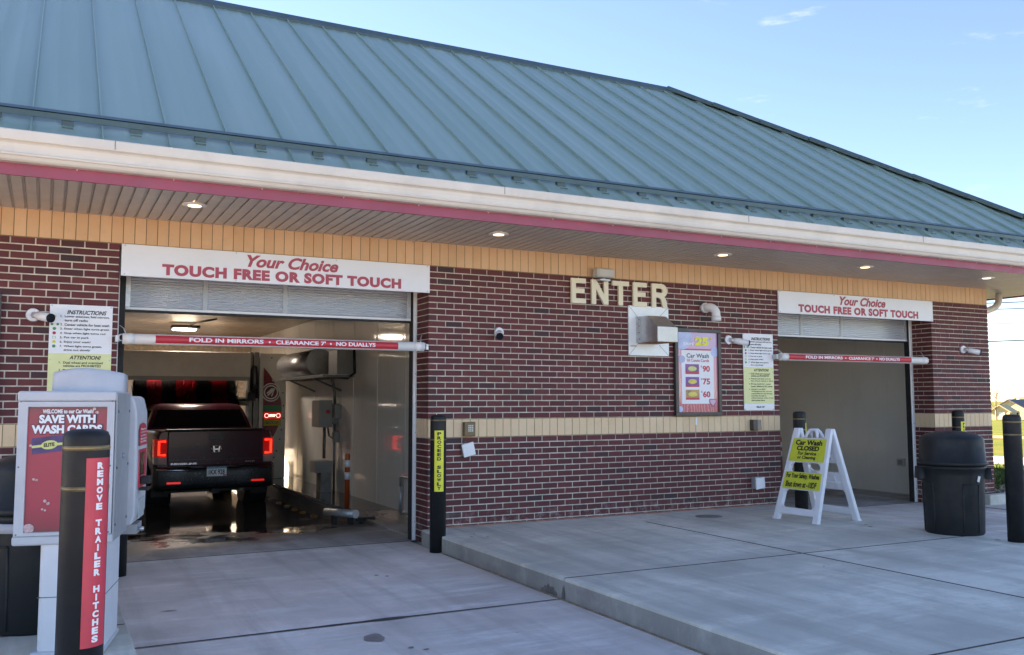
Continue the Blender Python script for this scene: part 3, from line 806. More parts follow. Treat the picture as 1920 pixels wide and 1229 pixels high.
# ------------------------------------------------------------------ bays
def bay(x0, x1, dx0, dx1, wet):
    """x0..x1 inner faces, dx0..dx1 door opening"""
    mid = (dx0 + dx1) / 2
    bw = hp(MB().box(x1 + 0.012, x1 + 0.2, 0.361, YD - 0.301, -0.3, 3.09).box(x0 - 0.2, x0 - 0.012, 0.361, YD - 0.301, -0.3, 3.09).build('bay_wall', MT['ceiling']))
    n = 11
    pw = (YD - 0.30 - 0.362) / n
    for sx_, xa, xb in ((1, x1, x1 + 0.0115), (-1, x0 - 0.0115, x0)):
        for i in range(n):
            ya = 0.362 + i * pw
            MB().box(xa, xb, ya + 0.002, ya + pw - 0.002, -0.25, 3.075).build('panel', MT['frp'], bw)
        for i in range(1, n):
            ya = 0.362 + i * pw
            MB().box(x1 - 0.004 if sx_ > 0 else x0 - 0.002, x1 + 0.002 if sx_ > 0 else x0 + 0.004, ya - 0.014, ya + 0.014, 0.0, 3.07).build('batten', MT['frp'], bw)
    # front inside faces beside the opening
    if dx0 - x0 > 0.02: MB().box(x0, dx0, 0.3615, 0.372, -0.05, 3.075).build('panel', MT['frp'], bw)
    MB().box(dx1, x1, 0.3615, 0.372, -0.05, 3.075).build('panel', MT['frp'], bw)
    ce = hp(MB().box(x0, x1, 0.373, YD - 0.302, 3.10, 3.25).build('bay_ceiling', MT['ceiling']))
    nn = 15
    for i in range(nn):
        ya = 0.374 + i * (YD - 0.68) / nn
        MB().box(x0 + 0.001, x1 - 0.001, ya + 0.004, ya + (YD - 0.68) / nn - 0.004, 3.077, 3.099).build('panel', MT['ceiling'], ce)
    # floor: level threshold, then sloping down to the wash lane; ledge along each wall
    fl = MB()
    ys = [0.332, 0.9, 1.6, 2.4, 3.2, 4.0, 5.0, 6.5, 8.5, 11.0, 12.4, 13.3, YD + 0.02]
    zs = [0.0, -0.005, -0.02, -0.06, -0.12, -0.17, -0.20, -0.20, -0.20, -0.20, -0.14, -0.03, 0.0]
    xs = [mid - 1.62, mid - 1.0, mid, mid + 1.0, mid + 1.62]
    v = [(x, y, z) for y, z in zip(ys, zs) for x in xs]
    fl.add(v, [(j * 5 + i, j * 5 + i + 1, (j + 1) * 5 + i + 1, (j + 1) * 5 + i) for j in range(len(ys) - 1) for i in range(4)], True)
    f = fl.build('bay_floor', MT['conc_bay'], fix=False); f['kind'] = 'structure'
    lg = MB().box(mid + 1.62, x1 + 0.005, 0.332, YD - 0.302, -0.35, 0.004).build('bay_ledge', MT['conc_bay']); lg['kind'] = 'structure'
    lg = MB().box(x0 - 0.005, mid - 1.62, 0.332, YD - 0.302, -0.35, 0.004).build('bay_ledge', MT['conc_bay']); lg['kind'] = 'structure'
    # frame strips at the door
    fr = hp(MB().box(dx1 - 0.006, dx1 - 0.001, 0.353, 0.385, 0, 3.02).box(dx1 - 0.035, dx1 - 0.001, 0.3851, 0.392, 0, 3.02).build('door_frame', MT['white_pvc']))
    hp(MB().box(dx0 + 0.001, dx0 + 0.03, 0.353, 0.360, 0, 3.02).build('door_frame', MT['white_pvc']))
    MB().box(dx1 - 0.052, dx1 - 0.0355, 0.38, 0.46, 0.002, 3.02).build('door_track', MT['rubber'], fr)
    MB().box(dx0 + 0.03, dx0 + 0.085, 0.365, 0.44, 0.002, 3.02).build('door_track', MT['rubber'], fr)
    for i in range(9):
        MB().cyl((dx1 - 0.0065, 0.364, 0.2 + 0.33 * i), (dx1 - 0.0095, 0.364, 0.2 + 0.33 * i), 0.006, n=6).build('screw', MT['steel_dark'], fr)
    return fr
bay(-3.93, 0.78, XL, XC0, True)
bay(4.28, 8.94, XC1, XP0, False)
# raised roll-up doors: bottom section of ribbed translucent sheet shows below the banner
def ribs_mat():
    m, t, b = nodes('ribbed_polycarbonate')
    b.inputs['Base Color'].default_value = (0.50, 0.54, 0.58, 1)
    b.inputs['Roughness'].default_value = 0.22; b.inputs['Specular IOR Level'].default_value = 0.8
    b.inputs['Metallic'].default_value = 0.15
    b.inputs['Transmission Weight'].default_value = 0.25
    return m
MT['poly'] = ribs_mat()
def door(x0, x1, label):
    yd = 0.425
    root = empty('overhead_door', ((x0 + x1) / 2, yd, 2.44), label=label, cat='door', group='raised overhead doors')
    inv = Matrix.Translation(-root.location)
    def pt(o, p=None): o.parent = p or root; o.matrix_parent_inverse = inv if p is None else Matrix(); return o
    n = 20; pts = []
    for i in range(n * 6 + 1):
        z = 2.475 + (3.02 - 2.475) * i / (n * 6)
        pts.append((yd - 0.012 - 0.011 * abs(math.sin(math.pi * i / 6)), z))
    mb = MB()
    v = [(x0, y, z) for y, z in pts] + [(x1, y, z) for y, z in pts]
    m_ = len(pts)
    mb.add(v, [(i, i + 1, m_ + i + 1, m_ + i) for i in range(m_ - 1)], True)
    pt(mb.build('ribbed_sheet', MT['poly'], fix=False))
    pt(MB().box(x0 - 0.012, x1 + 0.012, yd - 0.03, yd + 0.02, 2.449, 2.474).build('bottom_rail', MT['white_pvc'], bevel=0.003))
    pt(MB().box(x0 - 0.012, x1 + 0.012, yd - 0.018, yd + 0.012, 2.425, 2.4485).build('rubber_seal', MT['rubber']))
    wd = x1 - x0
    for f in (0.25, 0.525):
        pt(MB().box(x0 + wd * f - 0.022, x0 + wd * f + 0.022, yd - 0.026, yd - 0.0185, 2.475, 3.02).build('stile', M('pale_stile', (0.42, 0.44, 0.45), 0.35, var=0.04)))
    pt(MB().box(x0 - 0.012, x0 + 0.03, yd - 0.026, yd + 0.02, 2.4745, 3.02).box(x1 - 0.03, x1 + 0.012, yd - 0.026, yd + 0.02, 2.4745, 3.02).build('edge_stile', MT['galv']))
    return root
door(XL + 0.10, XC0 - 0.07, 'raised ribbed overhead door above the pickup truck')
door(XC1 + 0.10, XP0 - 0.07, 'raised ribbed overhead door of the closed bay behind the folding sign')
# ================================================================== things on the front wall
def wallfn(y): return lambda u, v, w_: (u, y - w_, v)
def at(root):
    inv = Matrix.Translation(-Vector(root.location))
    def f(o, p=None):
        if p is None: o.parent = root; o.matrix_parent_inverse = inv
        else: o.parent = p
        return o
    return f
# --- banners over the doors
def banner(x0, x1, label):
    root = empty('banner_sign', ((x0 + x1) / 2, 0, 2.728), label=label, cat='sign', group='white banners over the bays'); P = at(root)
    f = P(MB().box(x0, x1, -0.030, -0.006, 2.728, 3.032).build('board', MT['white_sign'], bevel=0.003))
    fn = wallfn(-0.030)
    tx = TX(); wd = x1 - x0
    write(tx, 'Your Choice', fn, x0 + wd * 0.370, 2.885, 3.010, x0 + wd * 0.670, bold=0.036, shear=0.32, w=0.002)
    write(tx, 'TOUCH FREE OR SOFT TOUCH', fn, x0 + wd * 0.116, 2.753, 2.863, x0 + wd * 0.893, bold=0.06, w=0.002, space=1.12)
    [P(o) for o in tx.build('lettering', MT['red_print'])]
    for k in range(4):
        for z in (2.745, 3.018):
            xx = x0 + 0.03 + (wd - 0.06) * k / 3
            P(MB().cyl((xx, -0.030, z), (xx, -0.034, z), 0.008, n=8).build('screw', MT['galv']))
banner(-3.128, 0.0, 'white Your Choice banner over the bay with the pickup truck')
banner(5.075, 8.155, 'white Your Choice banner over the closed bay on the right')
# --- clearance bars
def clearance(x0, x1, r0, r1, label):
    z, y, r = 2.128, -0.10, 0.050
    root = empty('clearance_bar', ((x0 + x1) / 2, y, z), label=label, cat='clearance bar', group='hanging clearance bars'); P = at(root)
    P(MB().cyl((x0, y, z), (x1, y, z), r, n=28).build('pipe', MT['white_pvc']))
    P(MB().cyl((x1 - 0.10, y, z), (x1 - 0.02, y, z), r + 0.0015, n=28).build('end_cap', MT['white_pvc']))
    P(MB().cyl((x0 + 0.02, y, z), (x0 + 0.10, y, z), r + 0.0015, n=28).build('end_cap', MT['white_pvc']))
    def cf(u, v, w_):
        a = v / r
        return (u, y - (r + w_) * math.cos(a), z + (r + w_) * math.sin(a))
    mb = MB(); n = 14
    for i in range(n):
        a0 = -0.040 + 0.080 * i / n; a1 = -0.040 + 0.080 * (i + 1) / n
        mb.add([cf(r0, a0, .001), cf(r1, a0, .001), cf(r1, a1, .001), cf(r0, a1, .001)], [(0, 1, 2, 3)], True)
    P(mb.build('red_strip', MT['bar_red'], fix=False))
    tx = TX(); L = r1 - r0
    write(tx, "FOLD IN MIRRORS", cf, r0 + L * 0.125, -0.019, 0.023, r0 + L * 0.415, bold=0.035, w=0.0022, cuts='v')
    write(tx, "CLEARANCE 7'", cf, r0 + L * 0.465, -0.019, 0.023, r0 + L * 0.675, bold=0.035, w=0.0022, cuts='v')
    write(tx, "NO DUALLYS", cf, r0 + L * 0.720, -0.019, 0.023, r0 + L * 0.895, bold=0.035, w=0.0022, cuts='v')
    disc(tx, cf, r0 + L * 0.440, 0.0, 0.010, 0.0025); disc(tx, cf, r0 + L * 0.697, 0.0, 0.010, 0.0025)
    [P(o) for o in tx.build('lettering', MT['white_print'])]
    for xx, s in ((x0, -1), (x1, 1)):
        hang = MB()
        hang.tube([(xx + s * 0.012 + 0.022 * math.cos(a), y, z + 0.01 + 0.030 * math.sin(a)) for a in [i * math.pi / 6 for i in range(13)]], 0.006, 6)
        hang.tube([(xx + s * 0.03, y + 0.03 + 0.02 * math.cos(a), z + 0.03 * math.sin(a)) for a in [i * math.pi / 6 for i in range(13)]], 0.005, 6)
        hang.tube([(xx - s * 0.03, y, z + 0.045), (xx - s * 0.01, y + 0.05, z + 0.10), (xx + s * 0.02, y + 0.10, z + 0.13)], 0.005, 6)
        hang.box(xx + (0.035 if s > 0 else -0.06), xx + (0.06 if s > 0 else -0.035), -0.10, -0.001, z - 0.03, z + 0.03)
        P(hang.build('hanger', MT['galv']))
clearance(-3.10, -0.10, -2.816, -0.403, 'white clearance bar with red strip across the bay with the pickup truck')
clearance(5.012, 7.87, 5.128, 7.504, 'white clearance bar with red strip across the closed bay')
# --- ENTER letters
er = empty('enter_sign', (2.5, -0.04, 2.70), label='raised cream ENTER letters high on the brick wall', cat='sign'); P = at(er)
def enter_letter(ch, a, b, z0=2.705, z1=3.005, y0=-0.042, y1=-0.012):
    w_ = b - a; h = z1 - z0; s = 0.062; t_ = 0.058
    fe_ = lambda u, v, q: (a + u, q, z0 + v)
    mb = MB()
    if ch == 'E':
        m0 = h * 0.5 - t_ * 0.5; m1 = m0 + t_
        mb.prism([(0, 0), (w_, 0), (w_, t_), (s, t_), (s, m0), (w_ * 0.90, m0), (w_ * 0.90, m1), (s, m1), (s, h - t_), (w_, h - t_), (w_, h), (0, h)], fe_, y0, y1)
    elif ch == 'T':
        c_ = w_ / 2
        mb.prism([(c_ - s / 2, 0), (c_ + s / 2, 0), (c_ + s / 2, h - t_), (w_, h - t_), (w_, h), (0, h), (0, h - t_), (c_ - s / 2, h - t_)], fe_, y0, y1)
    elif ch == 'N':
        mb.prism([(0, 0), (s, 0), (s, h * 0.62), (w_ - s, 0), (w_, 0), (w_, h), (w_ - s, h), (w_ - s, h * 0.40), (s * 1.02, h), (0, h)], fe_, y0, y1)
    else:
        mid = h * 0.42; r1 = (h - mid) / 2; cz = mid + r1; cx = w_ - r1
        outer = [(0, 0), (s, 0), (s, mid), (w_ * 0.42, mid), (w_ * 0.60, mid * 0.80), (w_ - s - 0.004, 0), (w_, 0), (w_ - 0.012, mid * 0.70), (w_ - 0.045, mid + 0.012)]
        outer += [(cx + r1 * math.cos(q), cz + r1 * math.sin(q)) for q in [R(-50 + 14 * k) for k in range(11)]]
        outer += [(0, h)]
        inner = [(s, mid + t_), (cx - 0.01, mid + t_)] + [(cx - 0.01 + (r1 - t_) * math.cos(q), cz + (r1 - t_) * math.sin(q)) for q in [R(-70 + 20 * k) for k in range(8)]] + [(cx - 0.01, h - t_), (s, h - t_)]
        bm = bmesh.new()
        lp = []
        for poly in (outer, inner):
            vs = [bm.verts.new(fe_(u, v, y0)) for u, v in poly]
            lp += [bm.edges.new((vs[k], vs[(k + 1) % len(vs)])) for k in range(len(vs))]
        bmesh.ops.triangle_fill(bm, edges=lp, use_beauty=True)
        ex = bmesh.ops.extrude_face_region(bm, geom=bm.faces[:])
        bmesh.ops.translate(bm, vec=(0, y1 - y0, 0), verts=[q for q in ex['geom'] if isinstance(q, bmesh.types.BMVert)])
        me = bpy.data.meshes.new('tmp'); bm.to_mesh(me); bm.free()
        mb.add([tuple(q.co) for q in me.vertices], [tuple(q.vertices) for q in me.polygons]); bpy.data.meshes.remove(me)
    return mb
for ch, a, b in (('E', 1.806, 2.008), ('N', 2.090, 2.328), ('T', 2.388, 2.632), ('E', 2.694, 2.898), ('R', 2.976, 3.210)):
    P(enter_letter(ch, a, b).build('letter', MT['cream_letter']))
# --- flood light on the upper band
fl = empty('flood_light', (2.225, 0, 3.06), label='small beige flood light fixture above the ENTER letters', cat='light fixture'); P = at(fl)
P(MB().box(2.17, 2.28, -0.035, -0.003, 3.03, 3.11).build('mount', MT['galv'], bevel=0.006))
P(MB().box(2.100, 2.355, -0.150, -0.036, 3.022, 3.132).build('housing', M('beige_grey_housing', (0.50, 0.48, 0.43), 0.45, var=0.06), bevel=0.014))
P(MB().box(2.125, 2.330, -0.156, -0.151, 3.040, 3.114).build('face_plate', M('housing_face', (0.56, 0.54, 0.50), 0.4, var=0.05), bevel=0.004))
P(MB().cyl((2.225, -0.09, 3.020), (2.225, -0.10, 2.990), 0.022, n=12).box(2.15, 2.30, -0.13, -0.05, 2.985, 3.003).build('swivel', MT['galv']))
# --- vent hood
vh = empty('vent_hood', (2.9, 0, 2.1), label='metal exhaust hood with pale square flange beside the price poster', cat='vent'); P = at(vh)
MTr = M('rust_streaked_metal', (0.66, 0.64, 0.58), 0.42, 0.2, var=0.1)
fl_ = P(MB().prism([(2.633, 2.100), (3.238, 2.100), (3.238, 2.715), (2.633, 2.715)], wallfn(0), 0.004, 0.020).build('flange', MT['flange']))
for a, b in (((2.633, 2.715), (2.76, 2.585)), ((3.238, 2.715), (3.09, 2.585)), ((2.633, 2.100), (2.76, 2.235)), ((3.238, 2.100), (3.09, 2.235))):
    MB().tube([(a[0], -0.021, a[1]), (b[0], -0.021, b[1])], 0.0022, 4).build('mitre_seam', MT['steel_dark'], fl_)
hx0, hx1 = 2.770, 3.040
hood = P(MB().prism([(-0.006, 2.255), (-0.006, 2.575), (-0.235, 2.575), (-0.432, 2.428), (-0.432, 2.262), (-0.40, 2.255)], lambda u, v, w_: (w_, u, v), hx0, hx1).build('hood', MT['steel']))
MB().box(hx0 - 0.030, hx0 - 0.001, -0.028, -0.021, 2.250, 2.585).box(hx0 - 0.004, hx0 - 0.001, -0.085, -0.0285, 2.25, 2.58).build('side_flange', MT['galv'], hood)
P(MB().box(hx0 - 0.012, hx1 + 0.012, -0.446, -0.434, 2.250, 2.425).build('front_flap', MTr))
P(MB().box(hx0 - 0.006, hx1 + 0.004, -0.425, -0.03, 2.243, 2.2535).build('bottom_lip', MT['rust']))
for z in (2.30, 2.38, 2.46, 2.54): P(MB().cyl((hx0 - 0.0045, -0.058, z), (hx0 - 0.012, -0.058, z), 0.007, n=6).build('bolt', MT['steel_dark']))
b = blot('rust_mark', 0, 0, 0.045, 0.010, 0, 3, M('faint_rust', (0.58, 0.46, 0.34), 0.7, var=0.3, scale=30), None); b.rotation_euler = (R(90), 0, 0.0); b.location = (2.70, -0.0215, 2.215); P(b)
# --- pipe elbow
el = empty('vent_pipe', (3.80, 0, 2.74), label='white plastic elbow pipe turning down above the price poster', cat='pipe'); P = at(el)
pts = [(3.815, -0.0, 2.735), (3.815, -0.10, 2.735)] + [(3.815 + 0.045 * math.sin(a), -0.10 - 0.09 * math.sin(a), 2.735 - 0.09 * (1 - math.cos(a))) for a in [i * math.pi / 16 for i in range(1, 9)]] + [(3.862, -0.192, 2.565)]
P(MB().tube(pts, 0.055, 18).build('elbow', MT['white_pvc']))
P(MB().cyl((3.815, -0.004, 2.735), (3.815, -0.055, 2.735), 0.064, n=20).build('collar', MT['white_pvc']))
P(MB().cyl((3.861, -0.191, 2.615), (3.862, -0.192, 2.555), 0.062, n=20).build('collar', MT['white_pvc']))
# --- security cameras
def seccam(x, z, d, label, ln=0.17, k=1.0):
    root = empty('security_camera', (x, 0, z), label=label, cat='camera', group='white bullet cameras on the front wall'); P = at(root)
    P(MB().cyl((x, -0.003, z), (x, -0.028, z), 0.064 * k, 0.056 * k, n=24).build('base', MT['cam_white']))
    d = Vector(d).normalized()
    a = Vector((x, -0.03, z)) + d * 0.005
    P(MB().cyl(a, a + d * 0.07, 0.028, n=14).build('arm', MT['galv']))
    b = a + d * 0.055
    body = P(MB().tube([b, b + d * 0.01, b + d * ln], [0.028, 0.039, 0.039], 20).build('body', MT['cam_white']))
    e = b + d * ln
    MB().cyl(e - d * 0.002, e + d * 0.014, 0.0405, 0.0405, n=20).build('hood', MT['lens_black'], body)
    MB().cyl(e + d * 0.006, e + d * 0.0165, 0.026, n=16).build('lens', MT['lens_black'], body)
seccam(-3.845, 2.325, (0.58, -0.75, -0.16), 'white bullet camera just left of the left instructions sign')
seccam(0.858, 2.322, (-0.42, -0.85, -0.34), 'white bullet camera alone on the middle brick wall left of ENTER', 0.10, 0.95)
seccam(4.205, 2.335, (0.90, -0.30, -0.16), 'white bullet camera between the price poster and the right instructions sign', 0.20)
seccam(8.83, 2.322, (0.78, -0.52, -0.20), 'white bullet camera on the brick pier above the trash can')
# --- keypad and small boxes
kp = empty('keypad', (0.467, 0, 1.15), label='bronze keypad box on the buff band near the bollard', cat='keypad'); P = at(kp)
P(MB().box(0.412, 0.545, -0.055, -0.002, 1.152, 1.310).build('case', M('bronze_case', (0.14, 0.10, 0.06), 0.4, 0.5, var=0.15), bevel=0.005))
for i in range(4):
    for j in range(3): P(MB().box(0.457 + j * 0.022, 0.471 + j * 0.022, -0.0585, -0.0555, 1.205 + i * 0.020, 1.217 + i * 0.020).build('key', MT['galv']))
pl = empty('hanging_plate', (0.465, 0, 0.92), label='tilted white metal plate hanging below the keypad', cat='plate'); P = at(pl)
mt = Matrix.Translation((0.468, 0, 1.006)) @ Matrix.Rotation(R(-13), 4, 'Y')
P(MB().box(-0.073, 0.073, -0.050, -0.030, -0.073, 0.073, mat=mt).build('plate', MT['white_sign'], bevel=0.006))
P(MB().box(-0.079, -0.060, -0.03, -0.004, -0.06, 0.055, mat=mt).build('bracket', MT['steel_dark']))
P(MB().tube([mt @ Vector((-0.02 + 0.02 * math.cos(a), -0.03, 0.075 + 0.018 * math.sin(a))) for a in [i * math.pi / 6 for i in range(7)]], 0.004, 5).build('hook', MT['steel_dark']))
sb = empty('small_wall_box', (4.63, 0, 1.14), label='small dark bronze box on the buff band under the right instructions sign', cat='wall box'); P = at(sb)
P(MB().box(4.545, 4.620, -0.075, -0.002, 1.150, 1.292).build('case', MT['bronze'], bevel=0.004))
P(MB().prism([(4.621, 1.152), (4.700, 1.156), (4.690, 1.290), (4.621, 1.290)], wallfn(0), 0.045, 0.060).build('cover', M('bronze_cover', (0.22, 0.19, 0.16), 0.4, 0.4, var=0.1)))
jb = empty('junction_box', (4.62, 0, 0.38), label='grey electrical box low on the brick wall beside the folding sign', cat='wall box'); P = at(jb)
P(MB().box(4.548, 4.705, -0.085, -0.002, 0.392, 0.545).build('case', MT['galv'], bevel=0.006))
P(MB().prism([(4.552, 0.385), (4.700, 0.412), (4.690, 0.548), (4.545, 0.525)], wallfn(-0.086), 0.002, 0.012).build('cover', MT['white_sign']))
o = MB().box(3.650, 3.676, -0.006, -0.003, 1.235, 1.330).build('paper_strip', MT['white_sign'])
tag(o, 'thin white paper strip on the buff band below the price poster', 'paper strip')
# --- instruction signs
LINES_A = [('1.', 'Lower antennas, fold mirrors,', 'turn off radio'), ('2.', 'Center vehicle for best wash', None), ('3.', 'Enter when light turns green', None), ('4.', 'Stop when light turns red', None), ('5.', 'Put car in park', None), ('6.', 'Enjoy your wash!', None), ('7.', 'When light turns green,', 'drive out slowly')]
LINES_B = [['1.', 'Dual wheel and oversized', 'vehicles are PROHIBITED'], ['2.', 'Pickup truck beds must be', 'free of loose objects or debris'], ['3.', 'Moving machinery - remain', 'inside vehicle at ALL times'], ['4.', 'Operators and Mark', 'VII Equipment Inc. are not', 'responsible for any damage,', 'including damage to', 'added antennas, racks, or any', 'aftermarket items']]
MT['ic_green'] = M('icon_green', (0.03, 0.30, 0.08), 0.5, var=0); MT['ic_red'] = M('icon_red', (0.55, 0.02, 0.06), 0.5, var=0); MT['ic_yel'] = M('icon_yellow', (0.72, 0.62, 0.06), 0.5, var=0)
def instructions(x0, x1, z0, z1, label):
    root = empty('instruction_sign', ((x0 + x1) / 2, 0, z0), label=label, cat='sign', group='instruction signs beside the bays'); P = at(root)
    wd, ht = x1 - x0, z1 - z0
    P(MB().box(x0, x1, -0.012, -0.003, z0, z1).build('board', MT['white_sign']))
    fn = lambda u, v, w_: (x0 + u * wd, -0.012 - w_, z0 + v * ht)
    yl = MB(); rect(yl, fn, 0, 1, 0.085, 0.558, 0.002); P(yl.build('yellow_panel', MT['yellow_face'], fix=False))
    tx = TX()
    write(tx, 'INSTRUCTIONS', fn, 0.27, 0.913, 0.951, 0.90, bold=0.022, shear=0.30, w=0.004)
    v = 0.884
    icons = []
    for i, (n, a, b) in enumerate(LINES_A):
        write(tx, n, fn, 0.17, v, v + 0.020, 0.205, bold=0.018, w=0.004)
        write(tx, a, fn, 0.235, v - 0.003, v + 0.020, min(0.95, 0.235 + 0.0262 * len(a)), bold=0.018, w=0.004)
        icons.append((i, v + 0.009))
        if b:
            v -= 0.034
            write(tx, b, fn, 0.235, v - 0.003, v + 0.020, 0.235 + 0.0262 * len(b), bold=0.018, w=0.004)
        v -= 0.0395
    write(tx, 'ATTENTION!', fn, 0.33, 0.505, 0.540, 0.83, bold=0.025, shear=0.25, w=0.004)
    v = 0.468
    for L in LINES_B:
        write(tx, L[0], fn, 0.17, v, v + 0.018, 0.20, bold=0.018, w=0.004)
        for s in L[1:]:
            write(tx, s, fn, 0.235, v - 0.003, v + 0.018, min(0.97, 0.235 + 0.0262 * len(s)), bold=0.018, w=0.004)
            v -= 0.0285
        v -= 0.011
    write(tx, 'Mark VII', fn, 0.40, 0.030, 0.055, 0.66, bold=0.02, shear=0.2, w=0.004)
    [P(o) for o in tx.build('lettering', MT['black_print'])]
    g, r_, y_ = TX(), TX(), TX()
    for i, vv in icons:
        if i in (2, 6): disc(g, fn, 0.08, vv, 0.028, 0.004, rv=0.014)
        elif i == 1: disc(g, fn, 0.04, vv, 0.022, 0.004, rv=0.011); disc(g, fn, 0.13, vv, 0.022, 0.004, rv=0.011)
        elif i == 3: disc(r_, fn, 0.08, vv, 0.028, 0.004, rv=0.014)
        elif i == 4:
            for q in ((0.06, 0.10, -0.010, -0.008), (0.06, 0.10, 0.008, 0.010), (0.055, 0.060, -0.010, 0.010), (0.10, 0.105, -0.010, 0.010)): rect(g, fn, q[0], q[1], vv + q[2], vv + q[3], 0.004)
        elif i == 5: disc(y_, fn, 0.08, vv, 0.028, 0.004, rv=0.014)
        elif i == 0: y_.add([fn(0.05, vv - 0.008, 0.004), fn(0.11, vv - 0.008, 0.004), fn(0.08, vv + 0.012, 0.004)], [(0, 1, 2)])
    [P(o) for o in g.build('green_icon', MT['ic_green']) + r_.build('red_icon', MT['ic_red']) + y_.build('yellow_icon', MT['ic_yel'])]
    for u in (0.03, 0.97):
        for vv in (0.012, 0.5, 0.988):
            c_ = fn(u, vv, 0.0)
            P(MB().cyl(c_, (c_[0], c_[1] - 0.005, c_[2]), 0.009, n=8).build('screw', MT['galv']))
instructions(-3.712, -3.186, 1.415, 2.432, 'white and yellow instructions sign on the left wall behind the pay kiosk')
instructions(4.451, 4.972, 1.415, 2.430, 'white and yellow instructions sign right of the price poster')
# --- framed price poster
def poster_mat():
    m, t, b = nodes('poster_print')
    g = t.nodes.new('ShaderNodeNewGeometry'); sx = t.nodes.new('ShaderNodeSeparateXYZ'); t.links.new(g.outputs['Position'], sx.inputs[0])
    f = mrange(t, sx.outputs['Z'], 1.40, 2.40, 0, 1)
    nn = noise(t, 3, 5, 0.6)
    f2 = math_(t, 'ADD', f, mrange(t, nn, 0.3, 0.7, -0.18, 0.18))
    cr = t.nodes.new('ShaderNodeValToRGB'); e = cr.color_ramp.elements
    e[0].color = (0.55, 0.075, 0.12, 1); e[1].color = (0.48, 0.28, 0.50, 1); q = e.new(0.5); q.color = (0.62, 0.20, 0.28, 1)
    t.links.new(f2, cr.inputs['Fac'])
    wv = t.nodes.new('ShaderNodeTexWave'); wv.inputs['Scale'].default_value = 7; wv.inputs['Distortion'].default_value = 9; wv.inputs['Detail'].default_value = 3
    t.links.new(g.outputs['Position'], wv.inputs['Vector'])
    lo = math_(t, 'MULTIPLY', mrange(t, wv.outputs['Fac'], 0.55, 0.8, 0, 0.45), mrange(t, f, 0.3, 0.62, 1, 0))
    c = mixc(t, lo, cr.outputs['Color'], (0.75, 0.36, 0.42))
    t.links.new(c, b.inputs['Base Color']); b.inputs['Roughness'].default_value = 0.35
    b.inputs['Coat Weight'].default_value = 1.0; b.inputs['Coat Roughness'].default_value = 0.03
    return m
MT['poster'] = poster_mat()
pr = empty('poster_frame', (3.68, 0, 1.345), label='framed pink price poster reading SAVE 25 beside the exhaust hood', cat='poster'); P = at(pr)
x0, x1, z0, z1 = 3.316, 4.050, 1.348, 2.460
fw_ = 0.048
fr = MB()
for q in ((x0, x1, z0, z0 + fw_), (x0, x1, z1 - fw_, z1), (x0, x0 + fw_, z0 + fw_, z1 - fw_), (x1 - fw_, x1, z0 + fw_, z1 - fw_)):
    fr.box(q[0] + 0.0005, q[1] - 0.0005, -0.052, -0.003, q[2] + 0.0005, q[3] - 0.0005)
P(fr.build('frame', MT['bronze'], bevel=0.004))
ps = P(MB().box(x0 + 0.03, x1 - 0.03, -0.028, -0.004, z0 + 0.03, z1 - 0.03).build('print', MT['poster']))
pu0, pu1, pv0, pv1 = x0 + fw_, x1 - fw_, z0 + fw_, z1 - fw_
fn = lambda u, v, w_: (pu0 + u * (pu1 - pu0), -0.028 - w_, pv0 + v * (pv1 - pv0))
cardm = MB(); rect(cardm, fn, 0.09, 0.90, 0.105, 0.775, 0.0022); cardm.build('white_card', MT['white_print'], ps, fix=False)
rb_ = MB(); rect(rb_, fn, 0.09, 0.90, 0.775, 0.793, 0.0023); rb_.build('red_stripe', MT['bright_red'], ps, fix=False)
tx = TX(); write(tx, 'SAVE', fn, 0.14, 0.835, 0.872, 0.41, bold=0.04, w=0.004); tx.build('lettering', MT['white_print'], ps, fix=False)
tx = TX(); write(tx, '25', fn, 0.43, 0.835, 0.945, 0.78, bold=0.06, w=0.004); write(tx, '%', fn, 0.80, 0.905, 0.945, 0.87, bold=0.03, w=0.004); tx.build('lettering', MT['safety_yellow'], ps, fix=False)
tx = TX(); write(tx, 'Car Wash', fn, 0.22, 0.680, 0.735, 0.78, bold=0.02, w=0.004); tx.build('lettering', MT['grey_print'], ps, fix=False)
tx = TX(); write(tx, '10 Count Cards', fn, 0.23, 0.630, 0.668, 0.78, bold=0.015, w=0.004)
for k, (s, v) in enumerate((('90', 0.505), ('75', 0.345), ('60', 0.185))):
    write(tx, '$', fn, 0.57, v + 0.055, v + 0.082, 0.60, bold=0.02, w=0.004); write(tx, s, fn, 0.615, v, v + 0.078, 0.80, bold=0.035, w=0.004)
tx.build('lettering', MT['bright_red'], ps, fix=False)
cm = [((0.30, 0.10, 0.30), (0.60, 0.62, 0.22)), ((0.22, 0.08, 0.34), (0.72, 0.58, 0.10)), ((0.55, 0.30, 0.14), (0.74, 0.62, 0.12))]
for k, v in enumerate((0.475, 0.315, 0.155)):
    a = MB(); rect(a, fn, 0.185, 0.525, v, v + 0.125, 0.004); c_ = a.build('card_picture', M('card_ground', cm[k][0], 0.4, var=0.35, scale=14), ps, fix=False)
    a = MB(); rect(a, fn, 0.185, 0.525, v, v + 0.026, 0.0055); a.build('card_edge', MT['bright_red'], c_, fix=False)
    a = MB(); disc(a, fn, 0.355, v + 0.068, 0.11, 0.006, 20, 0.030); a.build('card_emblem', M('card_emblem', cm[k][1], 0.4, var=0.2, scale=18), c_, fix=False)
a = TX()
for u, v, r in ((0.12, 0.93, 0.24), (0.93, 0.76, 0.10), (0.11, 0.66, 0.075), (0.05, 0.04, 0.06)):
    n = 24; pts = []
    for i in range(n):
        uu = min(1, max(0, u + r * math.cos(2 * math.pi * i / n))); vv = min(1, max(0, v + r * 0.62 * math.sin(2 * math.pi * i / n)))
        pts.append(fn(uu, vv, 0.003 + 0.0003 * r))
    a.add(pts, [tuple(range(n))])
